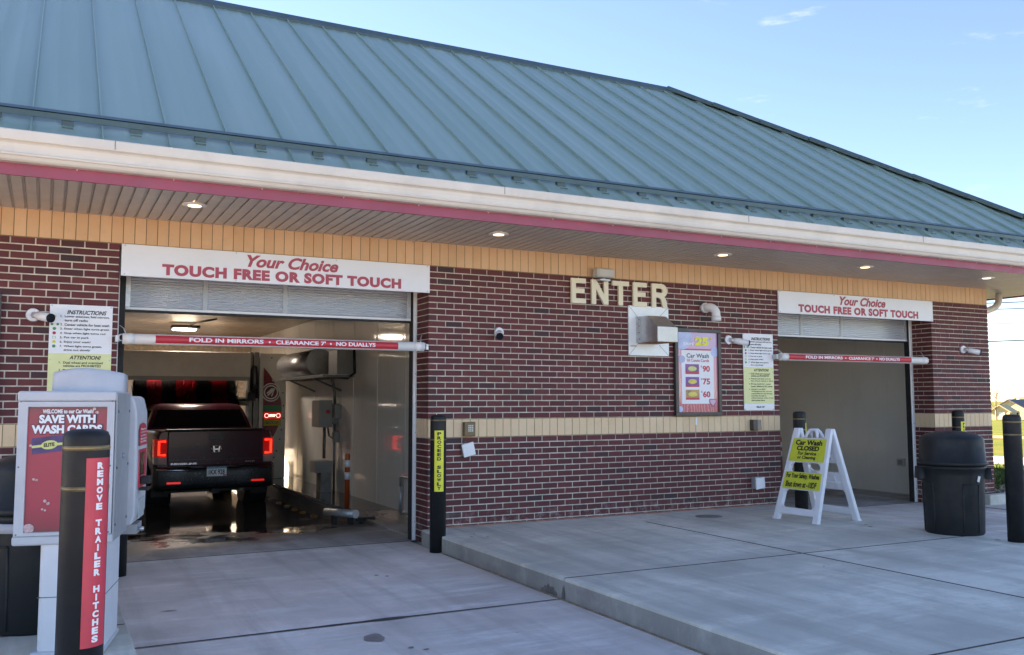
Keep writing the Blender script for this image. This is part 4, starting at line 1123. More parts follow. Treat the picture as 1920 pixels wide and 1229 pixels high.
a.build('bubble', M('bubble_print', (0.46, 0.52, 0.74), 0.35, var=0.2, scale=7), ps, fix=False)
a = MB(); a.add([fn(0.77, 0.165, 0.005), fn(0.95, 0.165, 0.005), fn(0.95, 0.115, 0.005), fn(0.86, 0.065, 0.005), fn(0.77, 0.115, 0.005)], [(0, 4, 3, 2, 1)]); a.build('shield_emblem', M('shield_print', (0.40, 0.06, 0.16), 0.4, var=0.2), ps, fix=False)
a = MB(); a.add([fn(0.79, 0.155, 0.0062), fn(0.93, 0.155, 0.0062), fn(0.93, 0.12, 0.0062), fn(0.86, 0.08, 0.0062), fn(0.79, 0.12, 0.0062)], [(0, 4, 3, 2, 1)]); a.build('shield_face', M('shield_face', (0.62, 0.40, 0.52), 0.4, var=0.2), ps, fix=False)
# --- second frame, mostly outside the picture at the far left
pf = empty('poster_frame', (-4.48, 0, 1.4), label='dark poster frame cut off by the left edge of the photo', cat='poster'); P = at(pf)
fr = MB(); x0, x1, z0, z1 = -4.84, -4.098, 1.40, 2.50
for q in ((x0, x1, z0, z0 + fw_), (x0, x1, z1 - fw_, z1), (x0, x0 + fw_, z0 + fw_, z1 - fw_), (x1 - fw_, x1, z0 + fw_, z1 - fw_)):
    fr.box(q[0] + 0.0005, q[1] - 0.0005, -0.052, -0.003, q[2] + 0.0005, q[3] - 0.0005)
P(fr.build('frame', MT['bronze'], bevel=0.004)); P(MB().box(x0 + 0.03, x1 - 0.03, -0.028, -0.004, z0 + 0.03, z1 - 0.03).build('print', MT['white_sign']))
# --- recessed lights in the soffit
for i, (x, y, lab) in enumerate([(-2.60, -0.90, 'lit round soffit light nearest the pay kiosk, first from left'), (0.44, -0.85, 'lit round soffit light over the left end of the middle wall'), (3.43, -0.85, 'lit round soffit light above the price poster'), (5.76, -0.90, 'lit round soffit light above the closed bay banner'), (8.17, -0.92, 'lit round soffit light nearest the right corner of the building')]):
    root = empty('soffit_light', (x, y, ZU1), label=lab, cat='ceiling light', group='recessed lights in the soffit'); P = at(root)
    P(MB().lathe([(0.070, -0.004), (0.105, -0.004), (0.108, -0.012), (0.072, -0.016)], 28, (x, y, ZU1)).build('trim_ring', MT['white_pvc']))
    P(MB().lathe([(0.0, -0.004), (0.068, -0.004), (0.055, -0.020), (0.0, -0.028)], 24, (x, y, ZU1)).build('lens', MT['lamp_on']))

# ================================================================== bollards, cans, folding sign, kiosk
def bollard(x, y, z, h, label, r=0.083, bands=(0.10, 0.24)):
    root = empty('bollard', (x, y, z), label=label, cat='bollard', group='black sleeved bollards')
    prof = [(0, 0), (r, 0), (r, h - 0.035), (r - 0.006, h - 0.016), (r * 0.70, h - 0.004), (0, h)]
    MB().lathe([(r * 1.0, 0), (r, h - 0.045), (r * 0.985, h - 0.028), (r * 0.90, h - 0.012), (r * 0.65, h - 0.003), (0.0, h)], 36).build('sleeve', MT['black_plastic'], root)
    for b in bands:
        MB().lathe([(r + 0.0012, h - b - 0.008), (r + 0.0012, h - b + 0.008)], 36).build('reflective_band', MT['gold'], root)
    return root
def strip(root, r, a_mid, half, z0, z1, mat, text, tmat, tw, bold, step=None):
    """vertical decal wrapped round the sleeve; letters stacked downwards"""
    def cf(u, v, w_):
        a = a_mid + u / r
        return ((r + 0.0025 + w_) * math.cos(a), (r + 0.0025 + w_) * math.sin(a), v)
    mb = MB(); n = 10
    for i in range(n):
        u0, u1 = -half + 2 * half * i / n, -half + 2 * half * (i + 1) / n
        mb.add([cf(u0, z0, 0), cf(u1, z0, 0), cf(u1, z1, 0), cf(u0, z1, 0)], [(0, 1, 2, 3)], True)
    mb.build('decal', mat, root, fix=False)
    tx = MB(); L = len(text); pad = (z1 - z0) * 0.02
    st = (z1 - z0 - 2 * pad) / L
    for i, ch in enumerate(text):
        if ch == ' ': continue
        zt_ = z1 - pad - i * st
        ww = tw * (0.28 if ch in 'I' else 1.0)
        write(tx, ch, cf, -ww, zt_ - st * 0.90, zt_ - st * 0.08, ww, bold=bold, w=0.0015, cuts='u')
    tx.build('lettering', tmat, root, fix=False)
b = bollard(-3.580, -5.72, IZ, 1.285, 'black bollard with red REMOVE TRAILER HITCHES strip in front of the kiosk', r=0.0765, bands=(0.066, 0.205))
va = math.atan2(CAM_LOC[1] + 5.72, CAM_LOC[0] + 3.580)
strip(b, 0.0765, va + 0.62, 0.046, 0.545, 1.185, MT['bright_red'], 'REMOVE TRAILER HITCHES', MT['white_print'], 0.0115, 0.06)
b = bollard(-0.086, -0.50, 0.0, 1.40, 'black bollard with yellow PROCEED SLOWLY strip at the island corner', bands=(0.055, 0.255))
strip(b, 0.083, R(-105), 0.049, 0.62, 1.24, MT['safety_yellow'], 'PROCEED SLOWLY', MT['black_print'], 0.020, 0.05)
bollard(-3.105, -0.36, 0.0, 1.40, 'black bollard half hidden behind the pay kiosk at the bay entrance')
b = bollard(5.13, -0.30, 0.0, 1.40, 'black bollard standing behind the folding sign')
strip(b, 0.083, R(-40), 0.049, 0.50, 1.25, MT['safety_yellow'], 'PROCEED SLOWLY', MT['black_print'], 0.020, 0.05)
b = bollard(7.93, -0.55, 0.0, 1.40, 'black bollard behind the trash can with top of yellow strip showing')
strip(b, 0.083, R(-85), 0.049, 0.62, 1.24, MT['safety_yellow'], 'PROCEED SLOWLY', MT['black_print'], 0.020, 0.05)
bollard(4.78, -3.50, IZ, 1.24, 'plain black bollard at the right edge of the photo', bands=(0.075, 0.20))

def can(x, y, rz, label, extra):
    root = empty('trash_can', (x, y, IZ), rz, label=label, cat='trash can', group='round black trash cans')
    MB().lathe([(0.0, 0.0), (0.276, 0.0), (0.287, 0.014), (0.303, 0.60), (0.306, 0.66), (0.318, 0.665), (0.320, 0.70), (0.30, 0.705), (0, 0.705)], 48).build('body', MT['can_plastic'], root)
    lid = MB().lathe([(0.300, 0.706), (0.334, 0.708), (0.340, 0.716), (0.340, 0.736), (0.334, 0.744), (0.322, 0.750), (0.312, 0.96), (0.305, 0.985), (0.288, 1.003), (0.22, 1.032), (0.13, 1.052), (0.0, 1.060)], 48)
    lid.build('dome_lid', MT['can_plastic'], root)
    for s in (0, 1, 2, 3):
        a = R(90 * s + 20)
        rb = MB()
        for da in (-0.30, 0.30):
            rb.tube([((0.2855 + 0.0155 * q) * math.cos(a + da), (0.2855 + 0.0155 * q) * math.sin(a + da), 0.03 + 0.49 * q) for q in (0, 0.33, 0.66, 1.0)], 0.008, 6)
        rb.tube([(0.301 * math.cos(a + d), 0.301 * math.sin(a + d), 0.52) for d in [-0.30 + 0.06 * i for i in range(11)]], 0.008, 6)
        rb.build('rib', MT['can_plastic'], root)
    for s in (0, 1):
        a = R(180 * s)
        hd = MB()
        ring = lambda rr, z: [((rr) * math.cos(a + d), (rr) * math.sin(a + d), z) for d in (-0.30, -0.15, 0, 0.15, 0.30)]
        o_ = ring(0.36, 0.68) + ring(0.372, 0.56) + ring(0.303, 0.68) + ring(0.303, 0.56)
        hd.add(o_, [(i, i + 1, 6 + i, 5 + i) for i in range(4)] + [(10 + i, 11 + i, 1 + i, i) for i in range(4)] + [(0, 5, 15, 10), (4, 14, 19, 9)], True)
        hd.build('handle', MT['can_plastic'], root)
    if extra:
        a = R(-100) - rz
        tb = MB(); m = Matrix.Rotation(a, 4, 'Z')
        t2 = m @ Matrix.Translation((0.308, 0.04, 0.575)) @ Matrix.Rotation(R(-18), 4, 'X')
        tb.box(0.0, 0.004, -0.014, 0.014, -0.030, 0.030, mat=t2)
        tb.build('label_tag', MT['white_print'], root)
    return root
can(4.80, -2.80, R(-38), 'black dome lidded trash can beside the right brick pier', True)
can(-3.72, -2.80, R(20), 'black trash can with grey strap behind the pay kiosk', False)
c2 = MB().lathe([(0.318, 0.60), (0.326, 0.602), (0.326, 0.655), (0.318, 0.657)], 40, (-3.72, -2.80, IZ)).build('strap_liner', M('grey_liner', (0.42, 0.42, 0.45), 0.5, var=0.1))
ob = [o for o in bpy.data.objects if o.name.startswith('trash_can')][-1]
c2.parent = ob; c2.matrix_parent_inverse = (Matrix.Translation(ob.location) @ Matrix.Rotation(R(20), 4, 'Z')).inverted(); c2.name = 'bag_liner'

# --- folding A-frame sign: faces left (-x)
af = empty('folding_sign', (4.30, -1.37, IZ), label='white plastic folding sign reading Car Wash CLOSED on yellow plates', cat='folding sign')
MT['a_white'] = M('white_aframe_plastic', (0.78, 0.79, 0.83), 0.42, var=0.04, bmp=0.1, bscale=200)
W2, HH = 0.318, 1.055
def panel_fn(sgn):
    foot = Vector((sgn * 0.345, 0, 0)); top = Vector((sgn * 0.030, 0, HH))
    up = top - foot; L = up.length; up = up / L
    side = Vector((0.095, -0.995, 0)) * (1 if sgn < 0 else -1)        # u direction seen from outside
    nn = side.cross(up).normalized()                                    # outward
    return (lambda u, v, w_: foot + side * u + up * v + nn * w_), L
def aframe(sgn):
    fn, L = panel_fn(sgn)
    mb = MB()
    def bx(u0, u1, v0, v1, w0, w1):
        p = [fn(u, v, w_) for w_ in (w0, w1) for v in (v0, v1) for u in (u0, u1)]
        mb.add(p, [(0, 2, 3, 1), (4, 5, 7, 6), (0, 1, 5, 4), (2, 6, 7, 3), (0, 4, 6, 2), (1, 3, 7, 5)])
    tp = 0.62
    def leg(s):
        # tapered leg from the foot to the top
        v0, v1 = 0.0, L
        a = [fn(s * W2, v0, 0.0), fn(s * (W2 - 0.075), v0, 0.0), fn(s * (W2 - 0.075), v0, -0.055), fn(s * W2, v0, -0.055)]
        b = [fn(s * (W2 - 0.050), v1, 0.0), fn(s * (W2 - 0.130), v1, 0.0), fn(s * (W2 - 0.130), v1, -0.045), fn(s * (W2 - 0.050), v1, -0.045)]
        mb.loft([a, b], smooth=False)
    leg(-1); leg(1)
    wi = lambda v: W2 - 0.050 * v / L - 0.05
    for v0, v1, d in ((0.075, 0.155, 0.036), (0.365, 0.575, 0.026), (0.69, 0.985, 0.026)):
        wm = wi((v0 + v1) / 2)
        bx(-wm, wm, v0, v1, -0.003 - d, -0.003)
    # corner gussets, rounded look of the openings
    for v, dv in ((0.155, 0.05), (0.365, -0.05), (0.575, 0.05), (0.69, -0.05)):
        for s in (-1, 1):
            wm = wi(v) - 0.022
            pts = [(s * wm, v), (s * (wm - 0.05), v), (s * wm, v + dv)]
            mb.prism([(u, q) for u, q in pts], fn, -0.028, -0.004)
    fo = mb.build('front_frame' if sgn < 0 else 'rear_frame', MT['a_white'], af, bevel=0.007)
    # feet, carrying handle, stiffening ribs
    ft = MB()
    for s in (-1, 1):
        p = [fn(u, v, w_) for w_ in (0.004, -0.058) for v in (-0.012, 0.02) for u in (s * (W2 + 0.002), s * (W2 - 0.068))]
        ft.add(p, [(0, 2, 3, 1), (4, 5, 7, 6), (0, 1, 5, 4), (2, 6, 7, 3), (0, 4, 6, 2), (1, 3, 7, 5)])
    ft.build('foot', MT['a_white'], fo)
    hd = MB().tube([fn(-0.085, 0.985, -0.02), fn(-0.066, 1.055, -0.02), fn(-0.035, 1.085, -0.02), fn(0.035, 1.085, -0.02), fn(0.066, 1.055, -0.02), fn(0.085, 0.985, -0.02)], 0.019, 8)
    hd.build('carry_handle', MT['a_white'], fo)
    if sgn > 0:
        rb = MB()
        for u in (-0.14, 0.02, 0.16):
            for v0, v1 in ((0.40, 0.54), (0.73, 0.93)): rb.tube([fn(u, v0, -0.036), fn(u + 0.02, v1, -0.036)], 0.012, 6)
        rb.tube([fn(-0.2, 0.46, -0.036), fn(0.2, 0.46, -0.036)], 0.010, 6)
        rb.build('stiffening_rib', MT['a_white'], fo)
    return fn
fn = aframe(-1)
aframe(1)
def plate(v0, v1, hw0, hw1):
    mb = MB()
    q = [fn(-hw0, v0, 0.0015), fn(hw0, v0, 0.0015), fn(hw1, v1, 0.0015), fn(-hw1, v1, 0.0015)]
    q2 = [fn(-hw0, v0, 0.004), fn(hw0, v0, 0.004), fn(hw1, v1, 0.004), fn(-hw1, v1, 0.004)]
    mb.add(q + q2, [(3, 2, 1, 0), (4, 5, 6, 7), (0, 1, 5, 4), (1, 2, 6, 5), (2, 3, 7, 6), (3, 0, 4, 7)])
    return mb.build('sign_plate', MT['sign_yellow'], af)
pa = plate(0.700, 0.972, 0.252, 0.236); pb = plate(0.372, 0.570, 0.268, 0.258)
tx = TX()
write(tx, 'Car Wash', fn, -0.19, 0.893, 0.955, 0.19, bold=0.045, w=0.006); write(tx, 'CLOSED', fn, -0.16, 0.828, 0.884, 0.16, bold=0.05, w=0.006)
write(tx, 'For Service', fn, -0.13, 0.775, 0.818, 0.13, bold=0.035, w=0.006); write(tx, 'or Cleaning', fn, -0.13, 0.718, 0.768, 0.13, bold=0.035, w=0.006)
tx.build('lettering', MT['black_print'], pa, fix=False)
tx = TX()
write(tx, 'For Your Safety, Washes', fn, -0.235, 0.482, 0.558, 0.235, bold=0.04, w=0.006); write(tx, 'Shut down at -10DF', fn, -0.225, 0.392, 0.462, 0.215, bold=0.04, w=0.006)
tx.build('lettering', MT['black_print'], pb, fix=False)

# --- pay kiosk (local frame: x right, y back, z up)
ks = empty('pay_kiosk', (-3.550, -3.40, IZ), R(-13), label='pale grey pay kiosk with red SAVE WITH WASH CARDS poster', cat='kiosk')
def rbox(x0, x1, y0, y1, z0, z1, name, mat, par=ks, bev=0.02): return MB().box(x0, x1, y0, y1, z0, z1).build(name, mat, par, bevel=bev, seg=3)
z_ = -IZ
rbox(-0.11, 0.226, -0.265, 0.20, 0.0, 0.640, 'pedestal', M('white_pedestal', (0.66, 0.67, 0.70), 0.45, var=0.05), bev=0.03)
rbox(-0.135, 0.232, -0.285, 0.215, 0.0, 0.035, 'base_flange', MT['kiosk'], bev=0.012)
ZK0, ZK1 = 0.778 - IZ, 1.602 - IZ
body = rbox(-0.238, 0.250, -0.27, 0.16, ZK0 + 0.02, ZK1 - 0.03, 'cabinet', MT['kiosk'], bev=0.018)
rbox(-0.246, 0.256, -0.285, 0.17, ZK1 - 0.058, ZK1, 'cabinet_top', MT['kiosk'], body, 0.014)
rbox(-0.248, 0.258, -0.285, 0.17, ZK0 - 0.012, ZK0 + 0.040, 'cabinet_base', MT['kiosk'], body, 0.014)
fr = MB()
for q in ((-0.238, 0.250, ZK0 + 0.041, ZK0 + 0.058), (-0.238, 0.250, ZK1 - 0.086, ZK1 - 0.059), (-0.238, -0.190, ZK0 + 0.058, ZK1 - 0.086), (0.212, 0.250, ZK0 + 0.058, ZK1 - 0.086)):
    fr.box(q[0], q[1], -0.2855, -0.271, q[2], q[3])
fr.build('poster_bezel', MT['kiosk'], body)
def kiosk_poster():
    m, t, b = nodes('kiosk_poster_print')
    tcn = t.nodes.new('ShaderNodeTexCoord'); sx = t.nodes.new('ShaderNodeSeparateXYZ'); t.links.new(tcn.outputs['Object'], sx.inputs[0])
    f = mrange(t, sx.outputs['Z'], ZK0 + 0.05, ZK1 - 0.08, 0, 1)
    cr = t.nodes.new('ShaderNodeValToRGB'); e = cr.color_ramp.elements
    e[0].color = (0.15, 0.05, 0.06, 1); e[1].color = (0.14, 0.055, 0.065, 1)
    for p_, c_ in ((0.05, (0.30, 0.035, 0.06, 1)), (0.22, (0.43, 0.035, 0.07, 1)), (0.80, (0.43, 0.035, 0.07, 1)), (0.94, (0.34, 0.05, 0.07, 1))):
        q = e.new(p_); q.color = c_
    t.links.new(f, cr.inputs['Fac']); t.links.new(cr.outputs['Color'], b.inputs['Base Color'])
    b.inputs['Roughness'].default_value = 0.3
    return m
fnk = lambda u, v, w_: (-0.190 + u * 0.402, -0.2725 - w_, ZK0 + 0.060 + v * (ZK1 - ZK0 - 0.148))
pp = MB(); rect(pp, fnk, 0, 1, 0, 1, 0.0); pst = pp.build('poster', kiosk_poster(), ks, fix=False)
tx = TX()
write(tx, 'WELCOME to our Car Wash!', fnk, 0.18, 0.948, 0.982, 0.82, bold=0.035, w=0.006)
write(tx, 'SAVE WITH', fnk, 0.14, 0.868, 0.938, 0.85, bold=0.055, w=0.006); write(tx, 'WASH CARDS', fnk, 0.05, 0.785, 0.855, 0.94, bold=0.055, w=0.006)
tx.build('lettering', MT['white_print'], pst, fix=False)
tx = TX()
write(tx, 'SAVE WITH', fnk, 0.13, 0.861, 0.945, 0.865, bold=0.085, w=0.004); write(tx, 'WASH CARDS', fnk, 0.04, 0.777, 0.8605, 0.955, bold=0.085, w=0.004)
tx.build('letter_shadow', M('dark_blue_outline', (0.03, 0.02, 0.06), 0.5, var=0), pst, fix=False)
def cardpts(u, v, w_): 
    c_, s_ = math.cos(R(7)), math.sin(R(7))
    return fnk(0.26 + u * c_ - v * s_ * 0.55, 0.700 + u * s_ * 0.55 + v * c_, w_)
a = MB(); rect(a, cardpts, -0.20, 0.22, -0.068, 0.062, 0.005); crd = a.build('card_picture', M('purple_card', (0.055, 0.03, 0.14), 0.35, var=0.5, scale=16), pst, fix=False)
a = MB(); rect(a, cardpts, -0.20, 0.22, -0.018, 0.002, 0.0062); disc(a, cardpts, 0.02, -0.006, 0.105, 0.0068, 20, 0.036); a.build('card_emblem', M('card_yellow', (0.60, 0.62, 0.22), 0.4, var=0.1), crd, fix=False)
a = MB(); write(a, 'ELITE', cardpts, -0.05, -0.020, 0.010, 0.085, bold=0.04, w=0.0085); a.build('lettering', MT['black_print'], crd, fix=False)
a = TX()
for u, v, r in ((0.10, 0.42, 0.018), (0.135, 0.415, 0.018), (0.25, 0.245, 0.022), (0.29, 0.225, 0.022), (0.22, 0.18, 0.016), (0.255, 0.172, 0.016), (0.06, 0.03, 0.07), (0.83, 0.985, 0.022), (0.865, 0.955, 0.022), (0.045, 0.69, 0.018)):
    disc(a, fnk, u, v, r, 0.005, 12, r * 0.55)
a.build('droplet', M('droplet_print', (0.55, 0.38, 0.40), 0.2, var=0.5, scale=60), pst, fix=False)
# curved topper
tp = MB(); n = 16; ring0 = []; ring1 = []
for i in range(n + 1):
    f = i / n; x = -0.125 + 0.375 * f
    h = 0.105 + 0.028 * math.sin(math.pi * min(1, f * 0.92 + 0.06))
    yf = -0.06 - 0.10 * math.sin(math.pi * f)
    ring0.append((x, yf, h))
v = []
for x, yf, h in ring0: v += [(x, yf, ZK1 - 0.002), (x, yf + 0.012, ZK1 + h - 0.02), (x, yf + 0.03, ZK1 + h), (x, 0.12, ZK1 + h - 0.01), (x, 0.13, ZK1 - 0.002)]
tp.add(v, [(5 * i + k, 5 * (i + 1) + k, 5 * (i + 1) + k + 1, 5 * i + k + 1) for i in range(n) for k in range(4)] + [(0, 1, 2, 3, 4), tuple(5 * n + k for k in (4, 3, 2, 1, 0))], True)
tp.build('topper', MT['kiosk'], ks)
# side door panel and the terminal that faces the lane (+x)
sd = rbox(0.2515, 0.262, -0.272, 0.165, ZK0 - 0.005, ZK1 - 0.010, 'side_panel', MT['kiosk_dark'], bev=0.004)
def tprof(off):
    z0, z1 = ZK0 + 0.015, ZK1 - 0.025
    return [(0.14, z0 + 0.03), (0.238 + off, z0), (0.262 + off, z0 + 0.02), (0.275 + off, z0 + 0.07), (0.278 + off, z0 + 0.36), (0.272 + off, z1 - 0.10), (0.250 + off, z1 - 0.01), (0.225 + off, z1), (0.14, z1)]
term = MB().prism(tprof(0.030), lambda u, v, w_: (u, w_, v), 0.172, 0.60).build('terminal_housing', MT['kiosk'], ks, bevel=0.016)
MB().box(0.20, 0.30, 0.30, 0.50, ZK0 - 0.045, ZK0 + 0.012).build('terminal_tray', MT['kiosk_dark'], term)
sfn = lambda u, v, w_: (0.3095 + w_, 0.200 + u * 0.37, v)
a = MB(); pts = [(0.06, 0.60), (0.94, 0.60), (0.94, 0.72), (0.80, 0.755), (0.5, 0.77), (0.2, 0.755), (0.06, 0.72)]
zz = lambda q: ZK0 + q * (ZK1 - ZK0)
a.add([sfn(u, zz(v), 0.002 - 0.004 * max(0, v - 0.6) / 0.17) for u, v in pts], [tuple(range(7))]); rl = a.build('red_label', MT['bright_red'], term, fix=False)
tx = TX()
for i, s in enumerate(('Please insert', 'payment or card', 'and follow', 'instructions', 'on screen')): write(tx, s, sfn, 0.18, zz(0.715 - i * 0.024), zz(0.715 - i * 0.024) + 0.012, 0.82, bold=0.02, w=0.0035)
tx.build('lettering', MT['white_print'], rl, fix=False)
MB().box(0.308, 0.3145, 0.235, 0.52, zz(0.29), zz(0.57)).build('red_surround', MT['bright_red'], term)
MB().box(0.315, 0.3185, 0.255, 0.40, zz(0.38), zz(0.55)).build('screen', MT['lens_black'], term)
MB().box(0.315, 0.372, 0.27, 0.36, zz(0.315), zz(0.37)).build('card_reader', MT['rubber'], term, bevel=0.006)
MB().box(0.315, 0.366, 0.25, 0.37, zz(0.27), zz(0.288)).build('cash_slot', MT['rubber'], term)
MB().box(0.306, 0.3115, 0.28, 0.50, zz(0.06), zz(0.20)).build('speaker_grille', M('grille_grey', (0.42, 0.46, 0.46), 0.5, var=0.05), term)
MB().cyl((0.30, 0.35, ZK0 - 0.02), (0.335, 0.35, ZK0 - 0.02), 0.012, n=10).build('lock', MT['steel'], term)

# kiosk seams, screws and locks
for z in (0.10, 0.48, 0.86):
    MB().cyl((0.262, -0.24, zz(z)), (0.267, -0.24, zz(z)), 0.008, n=8).build('screw', MT['steel_dark'], sd)
    MB().cyl((0.262, 0.13, zz(z)), (0.267, 0.13, zz(z)), 0.008, n=8).build('screw', MT['steel_dark'], sd)
MB().cyl((0.262, -0.05, zz(0.55)), (0.272, -0.05, zz(0.55)), 0.014, n=12).build('lock', MT['steel'], sd)
for x_ in (-0.225, 0.237):
    for z in (0.06, 0.5, 0.93): MB().cyl((x_, -0.286, zz(z)), (x_, -0.2885, zz(z)), 0.005, n=8).build('screw', MT['steel_dark'], body)
MB().box(-0.1115, 0.2275, -0.2665, 0.2015, 0.318, 0.322).build('pedestal_seam', MT['grey_print'], ks)
# ================================================================== inside the left bay
FZ = -0.20
MT['paint_grey'] = M('grey_equipment_paint', (0.30, 0.30, 0.28), 0.4, var=0.08)
MT['tower_white'] = M('cream_tower_panel', (0.70, 0.675, 0.61), 0.35, var=0.06, dirt=0.15)
MT['tower_red'] = M('dark_red_panel', (0.20, 0.012, 0.022), 0.3, var=0.06)
MT['hose'] = M('black_hose', (0.012, 0.012, 0.013), 0.45, var=0.1)
# bay ceiling lamp
cl = empty('bay_lamp', (-1.35, 9.4, 2.98), label='lit flood lamp hanging from the bay ceiling above the pickup', cat='lamp'); P = at(cl)
P(MB().box(-1.60, -1.08, 9.25, 9.55, 2.955, 3.02).build('housing', MT['rubber'], bevel=0.01))
P(MB().box(-1.57, -1.16, 9.24, 9.50, 2.925, 2.954).build('lens', MT['tube_on']))
P(MB().tube([(-1.25, 9.4, 3.02), (-1.15, 9.0, 3.05), (-0.95, 8.2, 3.07)], 0.018, 8).build('conduit', MT['rubber']))
ll = bpy.data.lights.new('bay_lamp_light', 'AREA'); ll.energy = 7; ll.size = 0.36; ll.size_y = 0.2; ll.shape = 'RECTANGLE'; ll.color = (0.93, 0.96, 1.0)
lo = bpy.data.objects.new('bay_lamp_light', ll); lo.location = (-1.34, 9.37, 2.915); COL.objects.link(lo); P(lo)
# gantry: two towers, cross beam, brush
ga = empty('wash_gantry', (-1.57, 9.2, 0.0), label='cream wash gantry with dark red tower panel and lit STOP sign', cat='wash machine'); P = at(ga)
tw = P(MB().box(0.065, 0.600, 9.2, 9.95, 0.006, 2.50).build('tower', MT['tower_white'], bevel=0.015))
P(MB().box(-3.74, -3.20, 9.2, 9.95, 0.006, 2.50).build('tower', MT['tower_white'], bevel=0.015))
P(MB().box(-0.12, -0.06, 9.25, 9.6, 0.0, 2.52).box(-0.04, 0.055, 9.22, 9.7, 0.006, 2.52).build('slide_frame', MT['paint_grey']))
bm_ = P(MB().box(-3.19, -0.13, 9.12, 9.45, 1.975, 2.50).build('cross_beam', MT['tower_white'], bevel=0.01))
MB().box(-3.18, -0.14, 9.08, 9.119, 1.945, 2.02).build('lower_rail', MT['paint_grey'], bm_)
fnt = lambda u, v, w_: (u, 9.2 - w_, v)
# pointed half-lens shape
ln = []
for i in range(25):
    f = i / 24; z = 0.55 + 1.66 * f
    ln.append((0.148 + 0.365 * math.sin(math.pi * f) ** 0.85, z))
MB().prism([(0.148, 0.55)] + ln + [(0.148, 2.21)], fnt, 0.004, 0.020).build('red_panel', MT['tower_red'], tw)
lg = MB()
def ringp(mb, cx, cz, r0, r1, w_, n=36, a0=0, a1=2 * math.pi):
    p = []
    for i in range(n + 1):
        a = a0 + (a1 - a0) * i / n
        p += [fnt(cx + r0 * math.cos(a), cz + r0 * math.sin(a), w_), fnt(cx + r1 * math.cos(a), cz + r1 * math.sin(a), w_)]
    mb.add(p, [(2 * i, 2 * i + 1, 2 * i + 3, 2 * i + 2) for i in range(n)])
ringp(lg, 0.295, 1.72, 0.165, 0.185, 0.024, a0=R(-150), a1=R(150)); ringp(lg, 0.295, 1.72, 0.118, 0.142, 0.024)
lg.add([fnt(u, v, 0.025) for u, v in ((0.215, 1.665), (0.36, 1.80), (0.375, 1.78), (0.245, 1.645))], [(0, 1, 2, 3)])
lg.add([fnt(u, v, 0.025) for u, v in ((0.36, 1.80), (0.375, 1.80), (0.315, 1.63), (0.295, 1.645))], [(0, 1, 2, 3)])
lg.add([fnt(u, v, 0.025) for u, v in ((0.20, 1.70), (0.30, 1.80), (0.36, 1.80), (0.34, 1.775), (0.23, 1.69))], [(0, 1, 2, 3, 4)])
lg.build('logo', MT['white_print'], tw, fix=False)
for z0, z1, nm, mt_ in ((1.332, 1.456, 'green_sign', M('green_sign_off', (0.015, 0.24, 0.085), 0.35, var=0.05)), (1.186, 1.322, 'stop_sign', M('red_sign_lit', (0.5, 0.01, 0.012), 0.35, var=0, emit=(1.0, 0.02, 0.02), es=0.035)), (1.055, 1.178, 'yellow_sign', M('yellow_sign_off', (0.50, 0.43, 0.02), 0.35, var=0.05))):
    s_ = MB().box(0.158, 0.500, 9.165, 9.179, z0, z1).build(nm, mt_, tw)
    if nm == 'stop_sign':
        f9 = lambda u, v, w_: (u, 9.165 - w_, v)
        tx = TX(); write(tx, 'STOP', f9, 0.268, 1.228, 1.280, 0.392, bold=0.05, w=0.002)
        for cx in (0.215, 0.445):
            p = []
            for i in range(25):
                a = 2 * math.pi * i / 24
                p += [f9(cx + 0.036 * math.cos(a), 1.254 + 0.036 * math.sin(a), 0.002), f9(cx + 0.043 * math.cos(a), 1.254 + 0.043 * math.sin(a), 0.002)]
            tx.add(p, [(2 * i, 2 * i + 1, 2 * i + 3, 2 * i + 2) for i in range(24)])
        tx.build('lettering', M('lit_white', (0.9, 0.8, 0.8), 0.4, var=0, emit=(1, 0.8, 0.75), es=0.3), s_, fix=False)
    if nm == 'yellow_sign':
        tx = TX(); write(tx, 'BACK UP', lambda u, v, w_: (u, 9.165 - w_, v), 0.21, 1.09, 1.14, 0.45, bold=0.03, w=0.002); tx.build('lettering', MT['grey_print'], s_, fix=False)
for u, v in ((0.27, 2.41), (0.395, 2.21), (0.46, 1.96), (0.505, 1.71), (0.52, 1.45), (0.52, 1.2), (0.49, 0.97), (0.46, 0.78), (0.40, 0.55), (0.35, 0.42)):
    MB().cyl((u + 0.03, 9.199, v), (u + 0.03, 9.185, v), 0.014, n=8).build('bolt', MT['rubber'], tw)
P(MB().tube([(-0.09, 9.18, 1.75), (-0.10, 9.12, 2.15), (-0.07, 9.10, 2.24), (-0.01, 9.12, 2.22), (0.02, 9.16, 2.05), (0.02, 9.18, 1.6)], 0.028, 10).build('hose', MT['hose']))
P(MB().box(-0.16, -0.04, 9.02, 9.2, 1.55, 1.72).cyl((-0.10, 9.05, 1.72), (-0.02, 9.0, 1.86), 0.05, 0.03).build('nozzle_bracket', MT['rubber']))
br = P(MB().cyl((-2.35, 9.75, 1.57), (0.0, 9.75, 1.57), 0.06, n=12).build('brush_axle', MT['steel_dark']))
MT['foam_red'] = M('red_brush_foam', (0.36, 0.016, 0.03), 0.8, var=0.3, scale=20); MT['foam_black'] = M('black_brush_foam', (0.012, 0.012, 0.014), 0.8, var=0.3, scale=20)
seg = [(-2.22, -2.0, 'b'), (-2.0, -1.72, 'r'), (-1.72, -1.46, 'b'), (-1.46, -1.08, 'r'), (-1.08, -0.80, 'b'), (-0.80, -0.50, 'r'), (-0.50, -0.30, 'b')]
rnd = random.Random(21)
